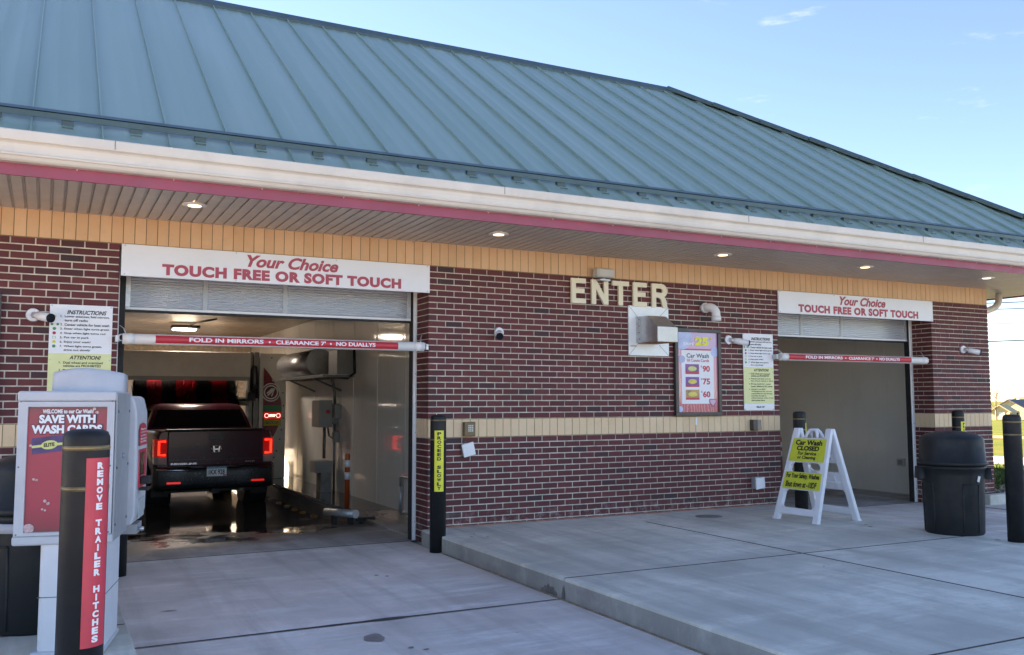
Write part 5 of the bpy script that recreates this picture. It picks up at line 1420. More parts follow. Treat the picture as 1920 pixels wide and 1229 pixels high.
for a_, b_, c_ in seg:
    mb = MB()
    nst = int((b_ - a_) / 0.024)
    for i in range(nst):
        x = a_ + (b_ - a_) * (i + 0.5) / nst
        for k in range(46):
            an = 2 * math.pi * (k + rnd.random() * 0.8) / 46
            r = 0.44 * rnd.uniform(0.92, 1.03); wv = 0.030
            ca, sa = math.cos(an), math.sin(an)
            jx = rnd.uniform(-0.02, 0.02)
            mb.add([(x - 0.010, 9.75 + 0.05 * ca - wv * 0.3 * sa, 1.57 + 0.05 * sa + wv * 0.3 * ca), (x + 0.010, 9.75 + 0.05 * ca + wv * 0.3 * sa, 1.57 + 0.05 * sa - wv * 0.3 * ca),
                    (x + 0.012 + jx, 9.75 + r * ca + wv * sa, 1.57 + r * sa - wv * ca), (x - 0.012 + jx, 9.75 + r * ca - wv * sa, 1.57 + r * sa + wv * ca)], [(0, 1, 2, 3)])
    mb.build('brush_section', MT['foam_red' if c_ == 'r' else 'foam_black'], br, fix=False)
P(MB().tube([(-0.30, 9.55, 1.50), (-0.06, 9.4, 1.50)], 0.05, 10).build('brush_arm', MT['paint_grey']))
# wall cabinet, boxes, conduits
wc = empty('control_cabinet', (0.60, 6.2, 1.1), label='grey control cabinet with red switch on the bay wall', cat='cabinet'); P = at(wc)
P(MB().box(0.425, 0.66, 6.02, 6.50, 1.095, 1.560).build('case', MT['paint_grey'], bevel=0.012))
P(MB().box(0.66, 0.779, 6.05, 6.45, 1.15, 1.50).build('mount', MT['steel_dark']))
P(MB().box(0.665, 0.775, 5.90, 6.04, 1.25, 1.48).build('switch_box', MT['paint_grey'], bevel=0.01))
P(MB().cyl((0.575, 6.019, 1.36), (0.575, 5.985, 1.36), 0.035, n=12).box(0.545, 0.605, 5.96, 5.985, 1.345, 1.375).build('red_switch', MT['bright_red']))
P(MB().tube([(0.57, 6.2, 1.1), (0.57, 6.2, 0.56)], 0.028, 8).tube([(0.70, 6.1, 2.10), (0.67, 6.1, 1.9), (0.71, 6.1, 1.70), (0.72, 6.1, 1.49)], 0.026, 8).tube([(0.60, 6.1, 1.1), (0.62, 6.08, 0.95), (0.68, 6.06, 0.90), (0.72, 6.05, 1.0)], 0.016, 8).tube([(0.72, 6.1, 1.25), (0.72, 6.1, 0.0)], 0.022, 8).build('conduit', MT['steel_dark']))
P(MB().box(0.685, 0.775, 6.0, 6.12, 0.84, 1.03).build('junction_box', MT['paint_grey'], bevel=0.008))
P(MB().box(0.365, 0.66, 5.98, 6.35, 0.33, 0.53).build('valve_box', MT['paint_grey'], bevel=0.008))
P(MB().box(0.47, 0.66, 6.02, 6.30, 0.004, 0.329).build('valve_stand', MT['steel_dark']))
# wall shelf with steel drum
sh = empty('wall_shelf', (0.5, 6.9, 1.95), label='steel shelf bracket with shiny drum high on the bay wall', cat='shelf'); P = at(sh)
P(MB().box(0.26, 0.30, 5.2, 9.0, 1.93, 1.97).box(0.74, 0.778, 5.2, 9.0, 1.93, 1.97).box(0.30, 0.74, 5.2, 5.24, 1.93, 1.97).box(0.30, 0.74, 6.9, 6.94, 1.93, 1.97).box(0.30, 0.74, 8.4, 8.44, 1.93, 1.97).build('frame', MT['steel_dark']))
P(MB().box(0.27, 0.77, 5.21, 8.98, 1.971, 1.978).build('shelf_plate', MT['steel']))
P(MB().tube([(0.28, 5.9, 1.93), (0.77, 5.9, 1.72)], 0.018, 6).tube([(0.28, 7.6, 1.93), (0.77, 7.6, 1.72)], 0.018, 6).build('brace', MT['steel_dark']))
P(MB().cyl((0.50, 6.3, 2.22), (0.50, 8.6, 2.22), 0.235, n=32).build('drum', MT['steel']))
P(MB().box(0.50, 0.775, 5.25, 5.75, 1.98, 2.38).build('motor_box', MT['paint_grey'], bevel=0.01))
P(MB().tube([(0.74, 5.1, 2.45), (0.74, 5.05, 2.0), (0.70, 5.3, 1.92), (0.40, 6.3, 1.98)], 0.022, 8).build('hose', MT['hose']))
# yellow air line by the door
o = MB().tube([(0.775, 1.35, 2.9), (0.73, 1.4, 2.62), (0.70, 1.5, 2.54), (0.72, 1.6, 2.53), (0.775, 1.75, 2.60)], 0.012, 6).build('yellow_hose', M('yellow_hose', (0.5, 0.33, 0.03), 0.4, var=0.1))
tag(o, 'yellow hose looped high on the bay wall near the door', 'hose')
# low hand rail by the door
o = MB().tube([(0.775, 2.15, 0.50), (0.72, 2.20, 0.50), (0.72, 2.75, 0.50), (0.72, 2.80, 0.48), (0.72, 2.80, 0.0)], 0.022, 10).tube([(0.72, 2.80, 0.36), (0.72, 2.80, 0.02)], 0.027, 10).build('low_rail', MT['galv'])
tag(o, 'low grey pipe rail on the bay wall just inside the door', 'pipe rail')
def delineator(x, y, z, h, label):
    root = empty('marker_post', (x, y, z), label=label, cat='marker post', group='orange flexible marker posts')
    MB().lathe([(0.036, 0.02), (0.036, h - 0.02), (0.030, h), (0, h)], 20).build('post', M('orange_post', (0.50, 0.075, 0.015), 0.4, var=0.08), root)
    for b in (0.09, 0.26): MB().lathe([(0.0375, h - b - 0.10), (0.0375, h - b)], 20).build('white_band', MT['white_print'], root)
    MB().lathe([(0.085, 0.0), (0.085, 0.012), (0.045, 0.030), (0, 0.03)], 20).build('base', MT['rubber'], root)
delineator(0.10, 3.28, 0.004, 0.80, 'orange marker post with white bands beside the wash lane')
delineator(8.62, 3.75, 0.004, 0.85, 'orange and white marker post behind the folding sign')
gr = empty('wheel_guide', (-0.15, 2.4, 0.0), label='short grey pipe wheel guide with white end cap at lane entry', cat='wheel guide'); P = at(gr)
P(MB().cyl((-0.35, 2.75, 0.075), (-0.10, 2.25, 0.085), 0.052, n=18).build('pipe', MT['galv']))
P(MB().cyl((-0.10, 2.25, 0.085), (-0.093, 2.236, 0.0853), 0.054, n=18).build('end_cap', MT['white_pvc']))
P(MB().box(-0.31, -0.25, 2.56, 2.62, -0.10, 0.04).box(-0.16, -0.10, 2.33, 2.39, -0.08, 0.05).box(-0.05, 0.2, 2.33, 2.40, -0.02, 0.02).build('foot', MT['rubber']))
rl = MB().box(-0.02, 0.05, 2.6, 13.3, -0.22, 0.010).tube([(0.03, 2.6, 0.03), (0.03, 13.2, 0.03)], 0.022, 8).build('guide_rail', MT['steel_dark'])
tag(rl, 'low steel guide rail along the right side of the wash lane', 'rail')
for i, (x, y, z) in enumerate([(-0.085, 7.25, -.2), (-0.095, 6.6, -.2), (-0.085, 6.06, -.2), (-0.08, 5.55, -.2), (-0.075, 5.06, -.2), (-0.07, 4.4, -.181)]):
    o = MB().prism([(-0.045, 0), (0.045, 0), (0.030, 0.018), (-0.030, 0.018)], lambda u, v, w_: (u, w_, v), -0.05, 0.05).build('lane_marker', M('amber_marker', (0.40, 0.17, 0.02), 0.3, var=0.1, emit=(1, 0.45, 0.05), es=0.0), loc=(x, y, z))
    o['label'] = 'amber floor marker, %s of the row counted from the bay entrance' % ['sixth', 'fifth', 'fourth', 'third', 'second', 'first'][i]
    o['category'] = 'floor marker'; o['group'] = 'amber markers on the lane floor'
# outlet in the right bay
ot = empty('outlet_box', (8.93, 1.27, 0.5), label='small grey outlet box on the wall of the closed bay', cat='wall box'); P = at(ot)
P(MB().box(8.88, 8.939, 1.20, 1.34, 0.46, 0.58).build('case', MT['galv'], bevel=0.006)); P(MB().box(8.872, 8.8795, 1.23, 1.31, 0.48, 0.56).build('cover', MT['paint_grey']))

# ================================================================== pickup truck
def truck_mat():
    m, t, b = nodes('maroon_truck_paint')
    b.inputs['Metallic'].default_value = 0.0; b.inputs['Coat Weight'].default_value = 0.15; b.inputs['Coat Roughness'].default_value = 0.06; b.inputs['Specular IOR Level'].default_value = 0.25
    n = noise(t, 26, 7, 0.75)
    big_ = noise(t, 2.3, 4, 0.6)
    g = t.nodes.new('ShaderNodeNewGeometry'); sx = t.nodes.new('ShaderNodeSeparateXYZ'); t.links.new(g.outputs['Position'], sx.inputs[0])
    foam = math_(t, 'MULTIPLY', mrange(t, n, 0.56, 0.66, 0, 1), mrange(t, big_, 0.50, 0.70, 0, 0.5))
    c = mixc(t, foam, (0.055, 0.005, 0.016), (0.24, 0.24, 0.25))
    t.links.new(c, b.inputs['Base Color'])
    t.links.new(mrange(t, foam, 0, 1, 0.28, 0.6), b.inputs['Roughness'])
    return m
MT['truck'] = truck_mat()
def spatter(name, c1, rough):
    m, t, b = nodes(name)
    n = noise(t, 30, 7, 0.75); big_ = noise(t, 3.0, 4, 0.6)
    foam = math_(t, 'MULTIPLY', mrange(t, n, 0.54, 0.66, 0, 1), mrange(t, big_, 0.40, 0.60, 0, 0.55))
    t.links.new(mixc(t, foam, c1, (0.22, 0.25, 0.25)), b.inputs['Base Color']); b.inputs['Roughness'].default_value = rough
    return m
MT['truck_black'] = spatter('wet_black_bumper', (0.012, 0.013, 0.015), 0.4)
MT['truck_glass'] = M('dark_truck_glass', (0.006, 0.006, 0.008), 0.05, var=0, spec=0.8)
MT['chrome'] = M('chrome_trim', (0.75, 0.75, 0.77), 0.12, 1.0, var=0)
MT['tail_red'] = M('lit_tail_lamp', (0.5, 0.01, 0.01), 0.2, var=0, emit=(1.0, 0.035, 0.02), es=0.34)
MT['tail_dark'] = M('dark_red_lens', (0.18, 0.006, 0.008), 0.12, var=0, emit=(1.0, 0.02, 0.02), es=0.02)
MT['lens_grey'] = M('grey_reverse_lens', (0.30, 0.29, 0.29), 0.15, var=0.05)
tk = empty('pickup_truck', (-1.20, 6.20, FZ), R(0.5), label='dark maroon pickup truck with lit tail lights inside the wash bay', cat='truck')
def ring(y, hw, zb, ztp, crown=0.0):
    h = [(0.0, zb), (hw * 0.80, zb), (hw * 0.95, zb + 0.07), (hw, zb + 0.28), (hw * 0.998, ztp - 0.24), (hw * 0.972, ztp - 0.07), (hw * 0.935, ztp - 0.012), (hw * 0.90, ztp), (hw * 0.5, ztp + crown), (0.0, ztp + crown)]
    return [(x, y, z) for x, z in h] + [(-x, y, z) for x, z in reversed(h[1:-1])]
body = MB().loft([ring(0.13, 0.905, 0.46, 1.25), ring(0.22, 0.94, 0.44, 1.265), ring(0.55, 0.972, 0.42, 1.27), ring(1.2, 0.985, 0.42, 1.26), ring(1.72, 0.978, 0.42, 1.25), ring(2.6, 0.970, 0.40, 1.20), ring(3.55, 0.972, 0.40, 1.18), ring(4.2, 0.975, 0.42, 1.14, 0.02), ring(4.9, 0.93, 0.44, 1.06, 0.02), ring(5.22, 0.84, 0.46, 0.98, 0.01)]).build('body', MT['truck'], tk)
def cabring(z, hw, yr, yf):
    c = 0.12
    return [(hw - c * 0.4, yr, z), (hw, yr + c, z), (hw, (yr + yf) / 2, z), (hw, yf - c, z), (hw - c, yf, z), (-hw + c, yf, z), (-hw, yf - c, z), (-hw, (yr + yf) / 2, z), (-hw, yr + c, z), (-hw + c * 0.4, yr, z)]
cab = MB().loft([cabring(1.17, 0.945, 1.66, 4.05), cabring(1.26, 0.93, 1.70, 3.90), cabring(1.58, 0.80, 1.93, 3.30), cabring(1.645, 0.765, 1.99, 3.14), cabring(1.685, 0.71, 2.06, 3.00), cabring(1.70, 0.60, 2.20, 2.85)]).build('cab', MT['truck'], tk)
def quad(mb, pts, nrm_, d=0.006):
    n_ = Vector(nrm_).normalized() * d
    a = [Vector(p) for p in pts]
    mb.add([p + n_ for p in a] + [p - n_ * 2 for p in a], [(0, 1, 2, 3), (7, 6, 5, 4), (0, 4, 5, 1), (1, 5, 6, 2), (2, 6, 7, 3), (3, 7, 4, 0)])
gw = MB(); quad(gw, [(-0.83, 1.715, 1.285), (0.83, 1.715, 1.285), (0.715, 1.925, 1.585), (-0.715, 1.925, 1.585)], (0, -1, 0.7)); gw.build('rear_window', MT['truck_glass'], cab)
for s in (-1, 1):
    for a, b, c_, d in ((1.95, 2.72, 2.12, 2.72), (2.80, 3.62, 2.80, 3.22)):
        gw = MB(); quad(gw, [(s * 0.918, a, 1.285), (s * 0.918, b, 1.285), (s * 0.803, d, 1.575), (s * 0.803, c_, 1.575)], (s, 0, 0.4), 0.008); gw.build('side_window', MT['truck_glass'], cab)
gw = MB(); quad(gw, [(-0.80, 3.87, 1.28), (0.80, 3.87, 1.28), (0.69, 3.31, 1.58), (-0.69, 3.31, 1.58)], (0, 1, 1), 0.010); gw.build('windshield', MT['truck_glass'], cab)
MB().box(-0.26, 0.26, 1.975, 2.0, 1.612, 1.632).build('brake_lamp', MT['tail_dark'], cab)
# tailgate
tg = MB().loft([[(x, y, z) for x, z in ((-0.742, 0.70), (0.742, 0.70), (0.752, 0.90), (0.752, 1.225), (0.735, 1.262), (-0.735, 1.262), (-0.752, 1.225), (-0.752, 0.90))] for y in (0.20, 0.085)], smooth=False).build('tailgate', MT['truck'], tk, bevel=0.014)
MB().box(-0.79, 0.79, 0.06, 0.24, 1.2625, 1.292).build('top_spoiler', MT['truck_black'], tg, bevel=0.012)
MB().box(-0.12, 0.12, 0.078, 0.0845, 1.115, 1.175).build('handle', MT['truck_black'], tg, bevel=0.006)
MB().box(-0.742, 0.742, 0.076, 0.0845, 0.795, 0.803).build('crease_trim', MT['truck_black'], tg)
em = MB(); fe = lambda u, v, w_: (u, 0.0835 - w_, v)
em.prism([(-0.082, 1.005), (-0.070, 0.918), (-0.055, 0.905), (0.055, 0.905), (0.070, 0.918), (0.082, 1.005), (0.068, 1.02), (-0.068, 1.02)], fe, 0.0, 0.008)
em.build('emblem_plate', MT['truck_black'], tg)
em = MB()
for s in (-1, 1):
    em.prism([(s * 0.060, 1.010), (s * 0.035, 1.010), (s * 0.024, 0.915), (s * 0.044, 0.915)], fe, 0.009, 0.018)
em.prism([(-0.033, 0.950), (0.033, 0.950), (0.036, 0.972), (-0.036, 0.972)], fe, 0.010, 0.017)
for a in ((-0.082, 1.005, -0.070, 0.918), (0.082, 1.005, 0.070, 0.918)): em.tube([fe(a[0], a[1], 0.010), fe(a[2], a[3], 0.010)], 0.006, 6)
em.tube([fe(-0.07, 0.912, 0.010), fe(0.07, 0.912, 0.010)], 0.006, 6); em.tube([fe(-0.075, 1.015, 0.010), fe(0.075, 1.015, 0.010)], 0.006, 6)
em.build('emblem', MT['chrome'], tg)
tx = TX(); write(tx, 'RIDGELINE', fe, -0.70, 0.722, 0.752, -0.30, bold=0.03, w=0.004); write(tx, 'AWD', fe, 0.46, 0.735, 0.765, 0.62, bold=0.03, w=0.004); tx.build('lettering', MT['chrome'], tg, fix=False)
# bumper
bp = MB()
prof = [(0.0, 0.42), (-0.01, 0.60), (0.02, 0.675), (0.14, 0.690), (0.30, 0.685), (0.30, 0.34), (0.10, 0.315), (0.03, 0.35)]
rings = []
for x, dy, dz in ((-0.955, 0.16, 0.03), (-0.90, 0.05, 0.01), (-0.70, 0.01, 0), (-0.42, 0.0, 0), (-0.36, 0.035, -0.02), (0.36, 0.035, -0.02), (0.42, 0.0, 0), (0.70, 0.01, 0), (0.90, 0.05, 0.01), (0.955, 0.16, 0.03)):
    rings.append([(x, y + dy, z + (dz if z > 0.5 else 0)) for y, z in prof])
bump_o = bp.loft(rings, smooth=False).build('bumper', MT['truck_black'], tk, bevel=0.012)
for s in (-1, 1):
    MB().box(s * 0.66 - 0.105, s * 0.66 + 0.105, 0.0, 0.02, 0.425, 0.455).build('reflector', M('red_reflector_glow', (0.4, 0.01, 0.01), 0.3, var=0, emit=(1.0, 0.03, 0.02), es=0.07), bump_o)  # unlit reflectors, their red glint put in as faint emission
    MB().tube([(s * 0.92, 0.05, 0.655), (s * 0.75, 0.0, 0.648), (s * 0.46, -0.012, 0.640), (s * 0.42, 0.0, 0.61)], 0.010, 6).build('step_edge', MT['chrome'] if s < 0 else MT['truck_black'], bump_o)
MB().box(-0.50, 0.50, 0.30, 0.40, 0.26, 0.335).build('underguard', MT['rubber'], tk)
MB().box(-0.06, 0.06, 0.10, 0.40, 0.245, 0.32).build('hitch_receiver', MT['rubber'], tk)
pl = MB().box(-0.155, 0.155, 0.008, 0.020, 0.527, 0.680).build('number_plate', M('plate_face', (0.85, 0.86, 0.88), 0.4, var=0.05, scale=14), tk)
fp = lambda u, v, w_: (u, 0.008 - w_, v)
tx = TX(); write(tx, '1KX 928', fp, -0.125, 0.555, 0.635, 0.125, bold=0.02, w=0.003); tx.build('lettering', MT['black_print'], pl, fix=False)
a = MB(); rect(a, fp, -0.155, 0.155, 0.650, 0.680, 0.002); a.build('plate_band', M('plate_blue', (0.15, 0.35, 0.50), 0.4, var=0.3, scale=20), pl, fix=False)
a = MB(); rect(a, fp, 0.10, 0.150, 0.532, 0.552, 0.002); a.build('plate_sticker', MT['bright_red'], pl, fix=False)
a = MB()
for q in ((-0.165, 0.165, 0.518, 0.5265), (-0.165, 0.165, 0.6805, 0.690), (-0.165, -0.1555, 0.5265, 0.6805), (0.1555, 0.165, 0.5265, 0.6805)): a.box(q[0], q[1], 0.003, 0.020, q[2], q[3])
a.build('plate_frame', MT['truck_black'], pl)
# tail lights: bright C on a dark lens, grey reverse lens below
for s in (-1, 1):
    tl = MB()
    sec = lambda z: [(s * 0.765, 0.085, z), (s * 0.885, 0.105, z), (s * 0.948, 0.18, z), (s * 0.955, 0.36, z), (s * 0.80, 0.36, z), (s * 0.765, 0.2, z)]
    t_o = tl.loft([sec(0.855), sec(1.135)], smooth=False).build('tail_light', MT['tail_dark'], tk)
    g = MB()
    def strip_(pts):
        g.tube(pts, 0.019, 8)
    if s < 0: strip_([(s * 0.785, 0.072, 0.885), (s * 0.885, 0.088, 0.885), (s * 0.885, 0.088, 1.10), (s * 0.785, 0.072, 1.10)])
    else: strip_([(s * 0.785, 0.072, 0.885), (s * 0.885, 0.088, 0.885), (s * 0.885, 0.088, 1.10), (s * 0.785, 0.072, 1.10)])
    g.build('lit_strip', MT['tail_red'], t_o)
    MB().loft([sec(0.735), sec(0.852)], smooth=False).build('reverse_lens', MT['lens_grey'], tk)
# wheels
for s in (-1, 1):
    for y in (1.12, 4.30):
        wv = MB(); cx = s * 0.80
        prof = [(0.20, -0.12), (0.335, -0.125), (0.362, -0.105), (0.372, -0.06), (0.372, 0.06), (0.362, 0.105), (0.335, 0.125), (0.20, 0.12)]
        n = 36; v = []
        for r, xx in prof: v += [(cx + xx, y + r * math.cos(2 * math.pi * k / n), 0.372 + r * math.sin(2 * math.pi * k / n)) for k in range(n)]
        wv.add(v, [(j * n + k, j * n + (k + 1) % n, (j + 1) * n + (k + 1) % n, (j + 1) * n + k) for j in range(len(prof) - 1) for k in range(n)], True)
        w_o = wv.build('wheel', MT['rubber'], tk)
        rm = MB().cyl((cx - 0.10, y, 0.372), (cx + 0.10, y, 0.372), 0.20, n=28)
        for k in range(5):
            a_ = 2 * math.pi * k / 5
            c_ = (cx + s * 0.108, y + 0.11 * math.cos(a_), 0.372 + 0.11 * math.sin(a_))
            rm.cyl((cx + s * 0.1, c_[1], c_[2]), c_, 0.03, n=8)
        rm.build('rim', MT['steel_dark'], w_o)
        ar = MB(); pts = [(s * 0.972, y + 0.455 * math.cos(a_), 0.385 + 0.455 * math.sin(a_)) for a_ in [math.pi * k / 14 for k in range(15)]]
        ar.tube(pts, 0.030, 8); ar.build('wheel_arch', MT['truck_black'], tk)
        aw = MB().cyl((s * 0.60, y, 0.385), (s * 0.980, y, 0.385), 0.43, n=30); aw.build('wheel_well', MT['rubber'], tk)
for s in (-1, 1):
    MB().box(s * 1.02 - 0.10, s * 1.02 + 0.10, 3.32, 3.42, 1.20, 1.34).build('side_mirror', MT['truck_black'], tk, bevel=0.02)
MB().box(-0.75, 0.75, 0.45, 4.8, 0.245, 0.46).build('underbody', MT['rubber'], tk)
for s in (-1, 1): MB().box(s * 0.80 - 0.13, s * 0.80 + 0.13, 0.62, 0.635, 0.17, 0.5).build('gap_flap', MT['rubber'], tk)  # flaps added and underbody lowered to hide the bright floor behind
MB().tube([(0.45, 0.25, 0.30), (0.45, 0.9, 0.32)], 0.035, 10).build('exhaust', MT['steel_dark'], tk)

# tan house added behind the bay exit to block the bright horizon sky
rh = empty('house', (-2.0, 31, zt(-2, 31)), label='tan house added behind the wash bay exit to block bright sky', cat='house', group='houses beyond the lawn')
rw_ = MB().box(-14, 12, 0, 9, 0, 3.1).build('wall', M('pinkish_siding', (0.50, 0.38, 0.30), 0.7, var=0.06, scale=1), rh)
MB().prism([(-1.0, 2.95), (4.5, 5.2), (10.0, 2.95), (10.0, 3.12), (4.5, 5.4), (-1.0, 3.12)], lambda u, v, w_: (w_, u, v), -14.6, 12.6).build('roof', M('rear_shingle', (0.14, 0.12, 0.11), 0.9, var=0.15), rh)
for x_ in (-10, -5.2, 0.4, 6.0):
    f_ = MB().box(x_ - 0.7, x_ + 0.7, -0.05, 0.03, 0.95, 2.2).build('window', MT['white_sign'], rh)
    MB().box(x_ - 0.6, x_ + 0.6, -0.065, -0.0505, 1.05, 2.1).build('pane', MT['truck_glass'], f_)
# ================================================================== far background to the right
def far(px, depth):
    """ground point under a picture column at a given distance along the view axis"""
    a = CAM_YAW + math.atan((px - 960) / 1699.49)
    rng = depth / math.cos(a - CAM_YAW)
    x = CAM_LOC[0] + rng * math.sin(a); y = CAM_LOC[1] + rng * math.cos(a)
    return Vector((x, y, zt(x, y) + 0.10))
RT = Vector((math.cos(CAM_YAW + 0.49), -math.sin(CAM_YAW + 0.49), 0)); FW = Vector((math.sin(CAM_YAW + 0.49), math.cos(CAM_YAW + 0.49), 0))
MT['siding'] = M('tan_siding', (0.56, 0.44, 0.26), 0.7, var=0.08, scale=1); MT['shingle'] = M('grey_shingle', (0.13, 0.13, 0.14), 0.9, var=0.15, scale=2); MT['brown_shingle'] = M('brown_shingle', (0.26, 0.15, 0.095), 0.9, var=0.12, scale=1)
def home(px, depth, w2, wallh, peak, ln, label, wallm, roofm, rot=0.0, sub=None):
    c = far(px, depth)
    a = CAM_YAW + 0.49 + rot
    rt_ = Vector((math.cos(a), -math.sin(a), 0)); fw_2 = Vector((math.sin(a), math.cos(a), 0))
    root = empty('house', c, label=label, cat='house', group='houses beyond the lawn')
    f = lambda u, d, z: rt_ * u + fw_2 * d + Vector((0, 0, z))
    wl_ = MB(); pl_ = [(-w2, 0), (w2, 0), (w2, wallh), (0, peak), (-w2, wallh)]
    wl_.add([f(u, 0, z) for u, z in pl_] + [f(u, ln, z) for u, z in pl_], [(0, 1, 2, 3, 4), (9, 8, 7, 6, 5)] + [(i, 5 + i, 5 + (i + 1) % 5, (i + 1) % 5) for i in (0, 1, 4)])
    wl_.build('wall', wallm, root)
    rf = MB(); ov = 0.35; sl = (peak - wallh) / w2
    for s in (-1, 1):
        e_ = [f(s * (w2 + ov), -ov, wallh - ov * sl + 0.06), f(s * (w2 + ov), ln + ov, wallh - ov * sl + 0.06), f(0, ln + ov, peak + 0.06), f(0, -ov, peak + 0.06)]
        rf.add(e_ + [p + Vector((0, 0, 0.16)) for p in e_], [(0, 1, 2, 3), (7, 6, 5, 4), (0, 4, 5, 1), (1, 5, 6, 2), (2, 6, 7, 3), (3, 7, 4, 0)])
    rf.build('roof', roofm, root)
    for u, z0, z1, hw, nm in sub or ():
        b = MB(); b.add([f(q, -0.06, z) for z in (z0, z1) for q in (u - hw, u + hw)] + [f(q, 0.02, z) for z in (z0, z1) for q in (u - hw, u + hw)], [(0, 1, 3, 2), (4, 6, 7, 5), (0, 4, 5, 1), (2, 3, 7, 6), (0, 2, 6, 4), (1, 5, 7, 3)])
        b.build(nm, MT['truck_glass'] if nm == 'window' else MT['white_sign'], root)
    return root
home(1888, 178, 3.0, 2.0, 3.75, 11, 'tan gabled house with grey roof beyond the right lawn', MT['siding'], MT['shingle'], 0.35, [(1.2, 0.7, 1.7, 0.5, 'window'), (-1.3, 0.1, 1.8, 0.9, 'garage_door')])
home(1871, 172, 1.7, 1.5, 2.6, 4, 'small tan gabled porch house left of the grey roof', MT['siding'], MT['siding'], 0.30, [(0.3, 0.1, 1.4, 0.5, 'door')])
hb = home(1905, 225, 16, 2.6, 5.1, 9, 'long house with brown roof behind the tan house', M('pale_siding', (0.5, 0.42, 0.33), 0.7, var=0.1), MT['brown_shingle'], 1.35)
vn = empty('white_van', far(1902, 118), label='white van parked far beyond the bollard at right', cat='van')
c0 = RT; fz = lambda u, d, z: RT * u + FW * d + Vector((0, 0, z))
def vbox(nm, u0, u1, d0, d1, z0, z1, mt_):
    b = MB(); b.add([fz(u, d, z) for z in (z0, z1) for d in (d0, d1) for u in (u0, u1)], [(0, 2, 3, 1), (4, 5, 7, 6), (0, 1, 5, 4), (2, 6, 7, 3), (0, 4, 6, 2), (1, 3, 7, 5)])
    return b.build(nm, mt_, vn, bevel=0.06)
vbox('body', -0.55, 0.55, 0, 2.0, 0.15, 0.78, MT['white_pvc']); vbox('rear_window', -0.4, 0.4, -0.01, 0.05, 0.50, 0.70, MT['truck_glass']); 
for u in (-0.45, 0.30): vbox('wheel', u, u + 0.15, 0.2, 0.5, 0.0, 0.22, MT['rubber'])
# bare trees
def bare_tree(px, depth, h, seed, label):
    c = far(px, depth); rn = random.Random(seed)
    root = empty('bare_tree', c, label=label, cat='tree', group='bare trees by the houses')
    tr = MB(); tw_ = MB()
    def grow(p, d, L, r, lev):
        q = p + d * L
        (tr if lev < 2 else tw_).tube([p, (p + q) / 2 + Vector((rn.uniform(-1, 1), rn.uniform(-1, 1), 0)) * L * 0.05, q], [r, r * 0.8, r * 0.6], 5, cap=False)
        if lev >= 5: return
        for k in range(3 if lev < 3 else 2):
            nd = (d + Vector((rn.uniform(-1, 1), rn.uniform(-1, 1), rn.uniform(-0.1, 0.7))) * 0.75).normalized()
            grow(p + d * L * rn.uniform(0.6, 1.0), nd, L * rn.uniform(0.6, 0.8), r * 0.55, lev + 1)
    grow(Vector((0, 0, 0)), Vector((0, 0, 1)), h * 0.32, h * 0.022, 0)
    bk = M('pale_bark', (0.30, 0.22, 0.15), 0.9, var=0.2)
    tr.build('trunk', bk, root, fix=False); tw_.build('crown', bk, root, fix=False)
bare_tree(1864, 165, 8.0, 2, 'tall bare tree right beside the corner of the brick building')
bare_tree(1880, 190, 7.0, 9, 'bare tree rising behind the tan gabled house')
bare_tree(1912, 240, 7.5, 5, 'bare tree above the brown roof at the right edge')
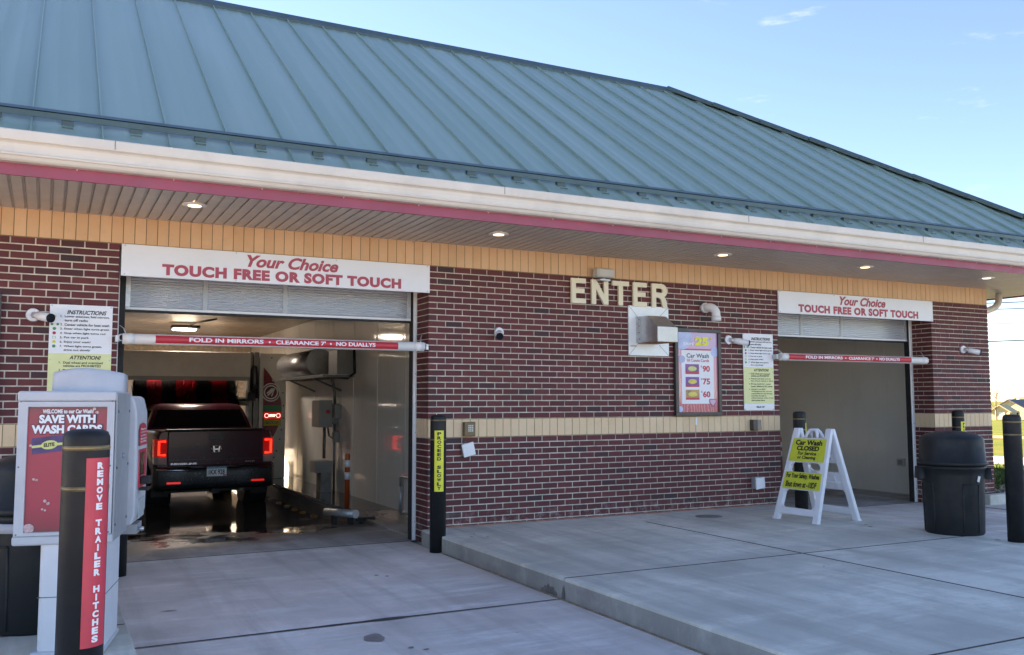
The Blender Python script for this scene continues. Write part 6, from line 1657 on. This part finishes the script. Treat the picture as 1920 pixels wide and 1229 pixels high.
# power lines on two poles outside the picture
pa_, pb_ = far(1500, 66), far(2400, 52)
pb_.z = pa_.z = zt(pa_.x, pa_.y) 
for q, lab in ((pa_, 'wooden power pole hidden behind the building'), (pb_, 'wooden power pole outside the right edge of the photo')):
    r_ = empty('power_pole', q, label=lab, cat='power pole', group='power poles')
    MB().cyl((0, 0, 0), (0, 0, 9.6), 0.16, 0.11, n=12).build('pole', M('pole_wood', (0.16, 0.11, 0.07), 0.9, var=0.2), r_)
    MB().box(-1.0, 1.0, -0.06, 0.06, 8.6, 8.72).build('cross_arm', M('arm_wood', (0.16, 0.11, 0.07), 0.9, var=0.2), r_)
for z0, z1, rr, nm in ((7.20, 5.65, 0.030, 'highest'), (6.75, 5.25, 0.026, 'second'), (5.65, 4.45, 0.014, 'thin third'), (4.42, 3.40, 0.034, 'lowest')):
    pts = []
    for i in range(25):
        f = i / 24; p = pa_.lerp(pb_, f); p.z = z0 + 1.2 + (z1 + 1.2 - z0) * f - 0.9 * 4 * f * (1 - f) * 0.35
        pts.append(p)
    o = MB().tube(pts, rr, 6).build('power_line', MT['rubber'])
    tag(o, '%s overhead power line against the sky at right' % nm, 'power line', 'overhead power lines')
# airliner
a = CAM_YAW + math.atan((1904 - 960) / 1699.49); dpt = 1500; rng = dpt / math.cos(a - CAM_YAW)
pc = Vector((CAM_LOC[0] + rng * math.sin(a), CAM_LOC[1] + rng * math.cos(a), CAM_LOC[2] + (751.8 - 619.5) / 1699.49 * dpt))
ap = empty('airplane', pc, label='tiny white airplane in the sky right of the building', cat='airplane')
aw_ = MT['white_pvc']
d_ = -RT
P3 = lambda u, v, z: -RT * u + FW * v + Vector((0, 0, z))
MB().tube([P3(-6, 0, 0), P3(-5, 0, 0), P3(4, 0, 0), P3(5.5, 0, 0), P3(6, 0, -0.1)], [0.25, 0.6, 0.75, 0.5, 0.1], 12).build('fuselage', aw_, ap)
for s in (-1, 1):
    b = MB(); b.add([P3(1.2, s * 0.5, -0.2), P3(-1.0, s * 0.5, -0.2), P3(-2.6, s * 6.0, 0.4), P3(-1.8, s * 6.0, 0.4)] + [P3(1.2, s * 0.5, 0.05), P3(-1.0, s * 0.5, 0.05), P3(-2.6, s * 6.0, 0.5), P3(-1.8, s * 6.0, 0.5)], [(0, 1, 2, 3), (7, 6, 5, 4), (0, 4, 5, 1), (1, 5, 6, 2), (2, 6, 7, 3), (3, 7, 4, 0)]); b.build('wing', aw_, ap)
b = MB(); b.add([P3(-4.6, -0.06, 0.3), P3(-6.0, -0.06, 0.3), P3(-6.6, -0.06, 2.2), P3(-5.8, -0.06, 2.2)] + [P3(-4.6, 0.06, 0.3), P3(-6.0, 0.06, 0.3), P3(-6.6, 0.06, 2.2), P3(-5.8, 0.06, 2.2)], [(0, 1, 2, 3), (7, 6, 5, 4), (0, 4, 5, 1), (1, 5, 6, 2), (2, 6, 7, 3), (3, 7, 4, 0)]); b.build('tail_fin', aw_, ap)
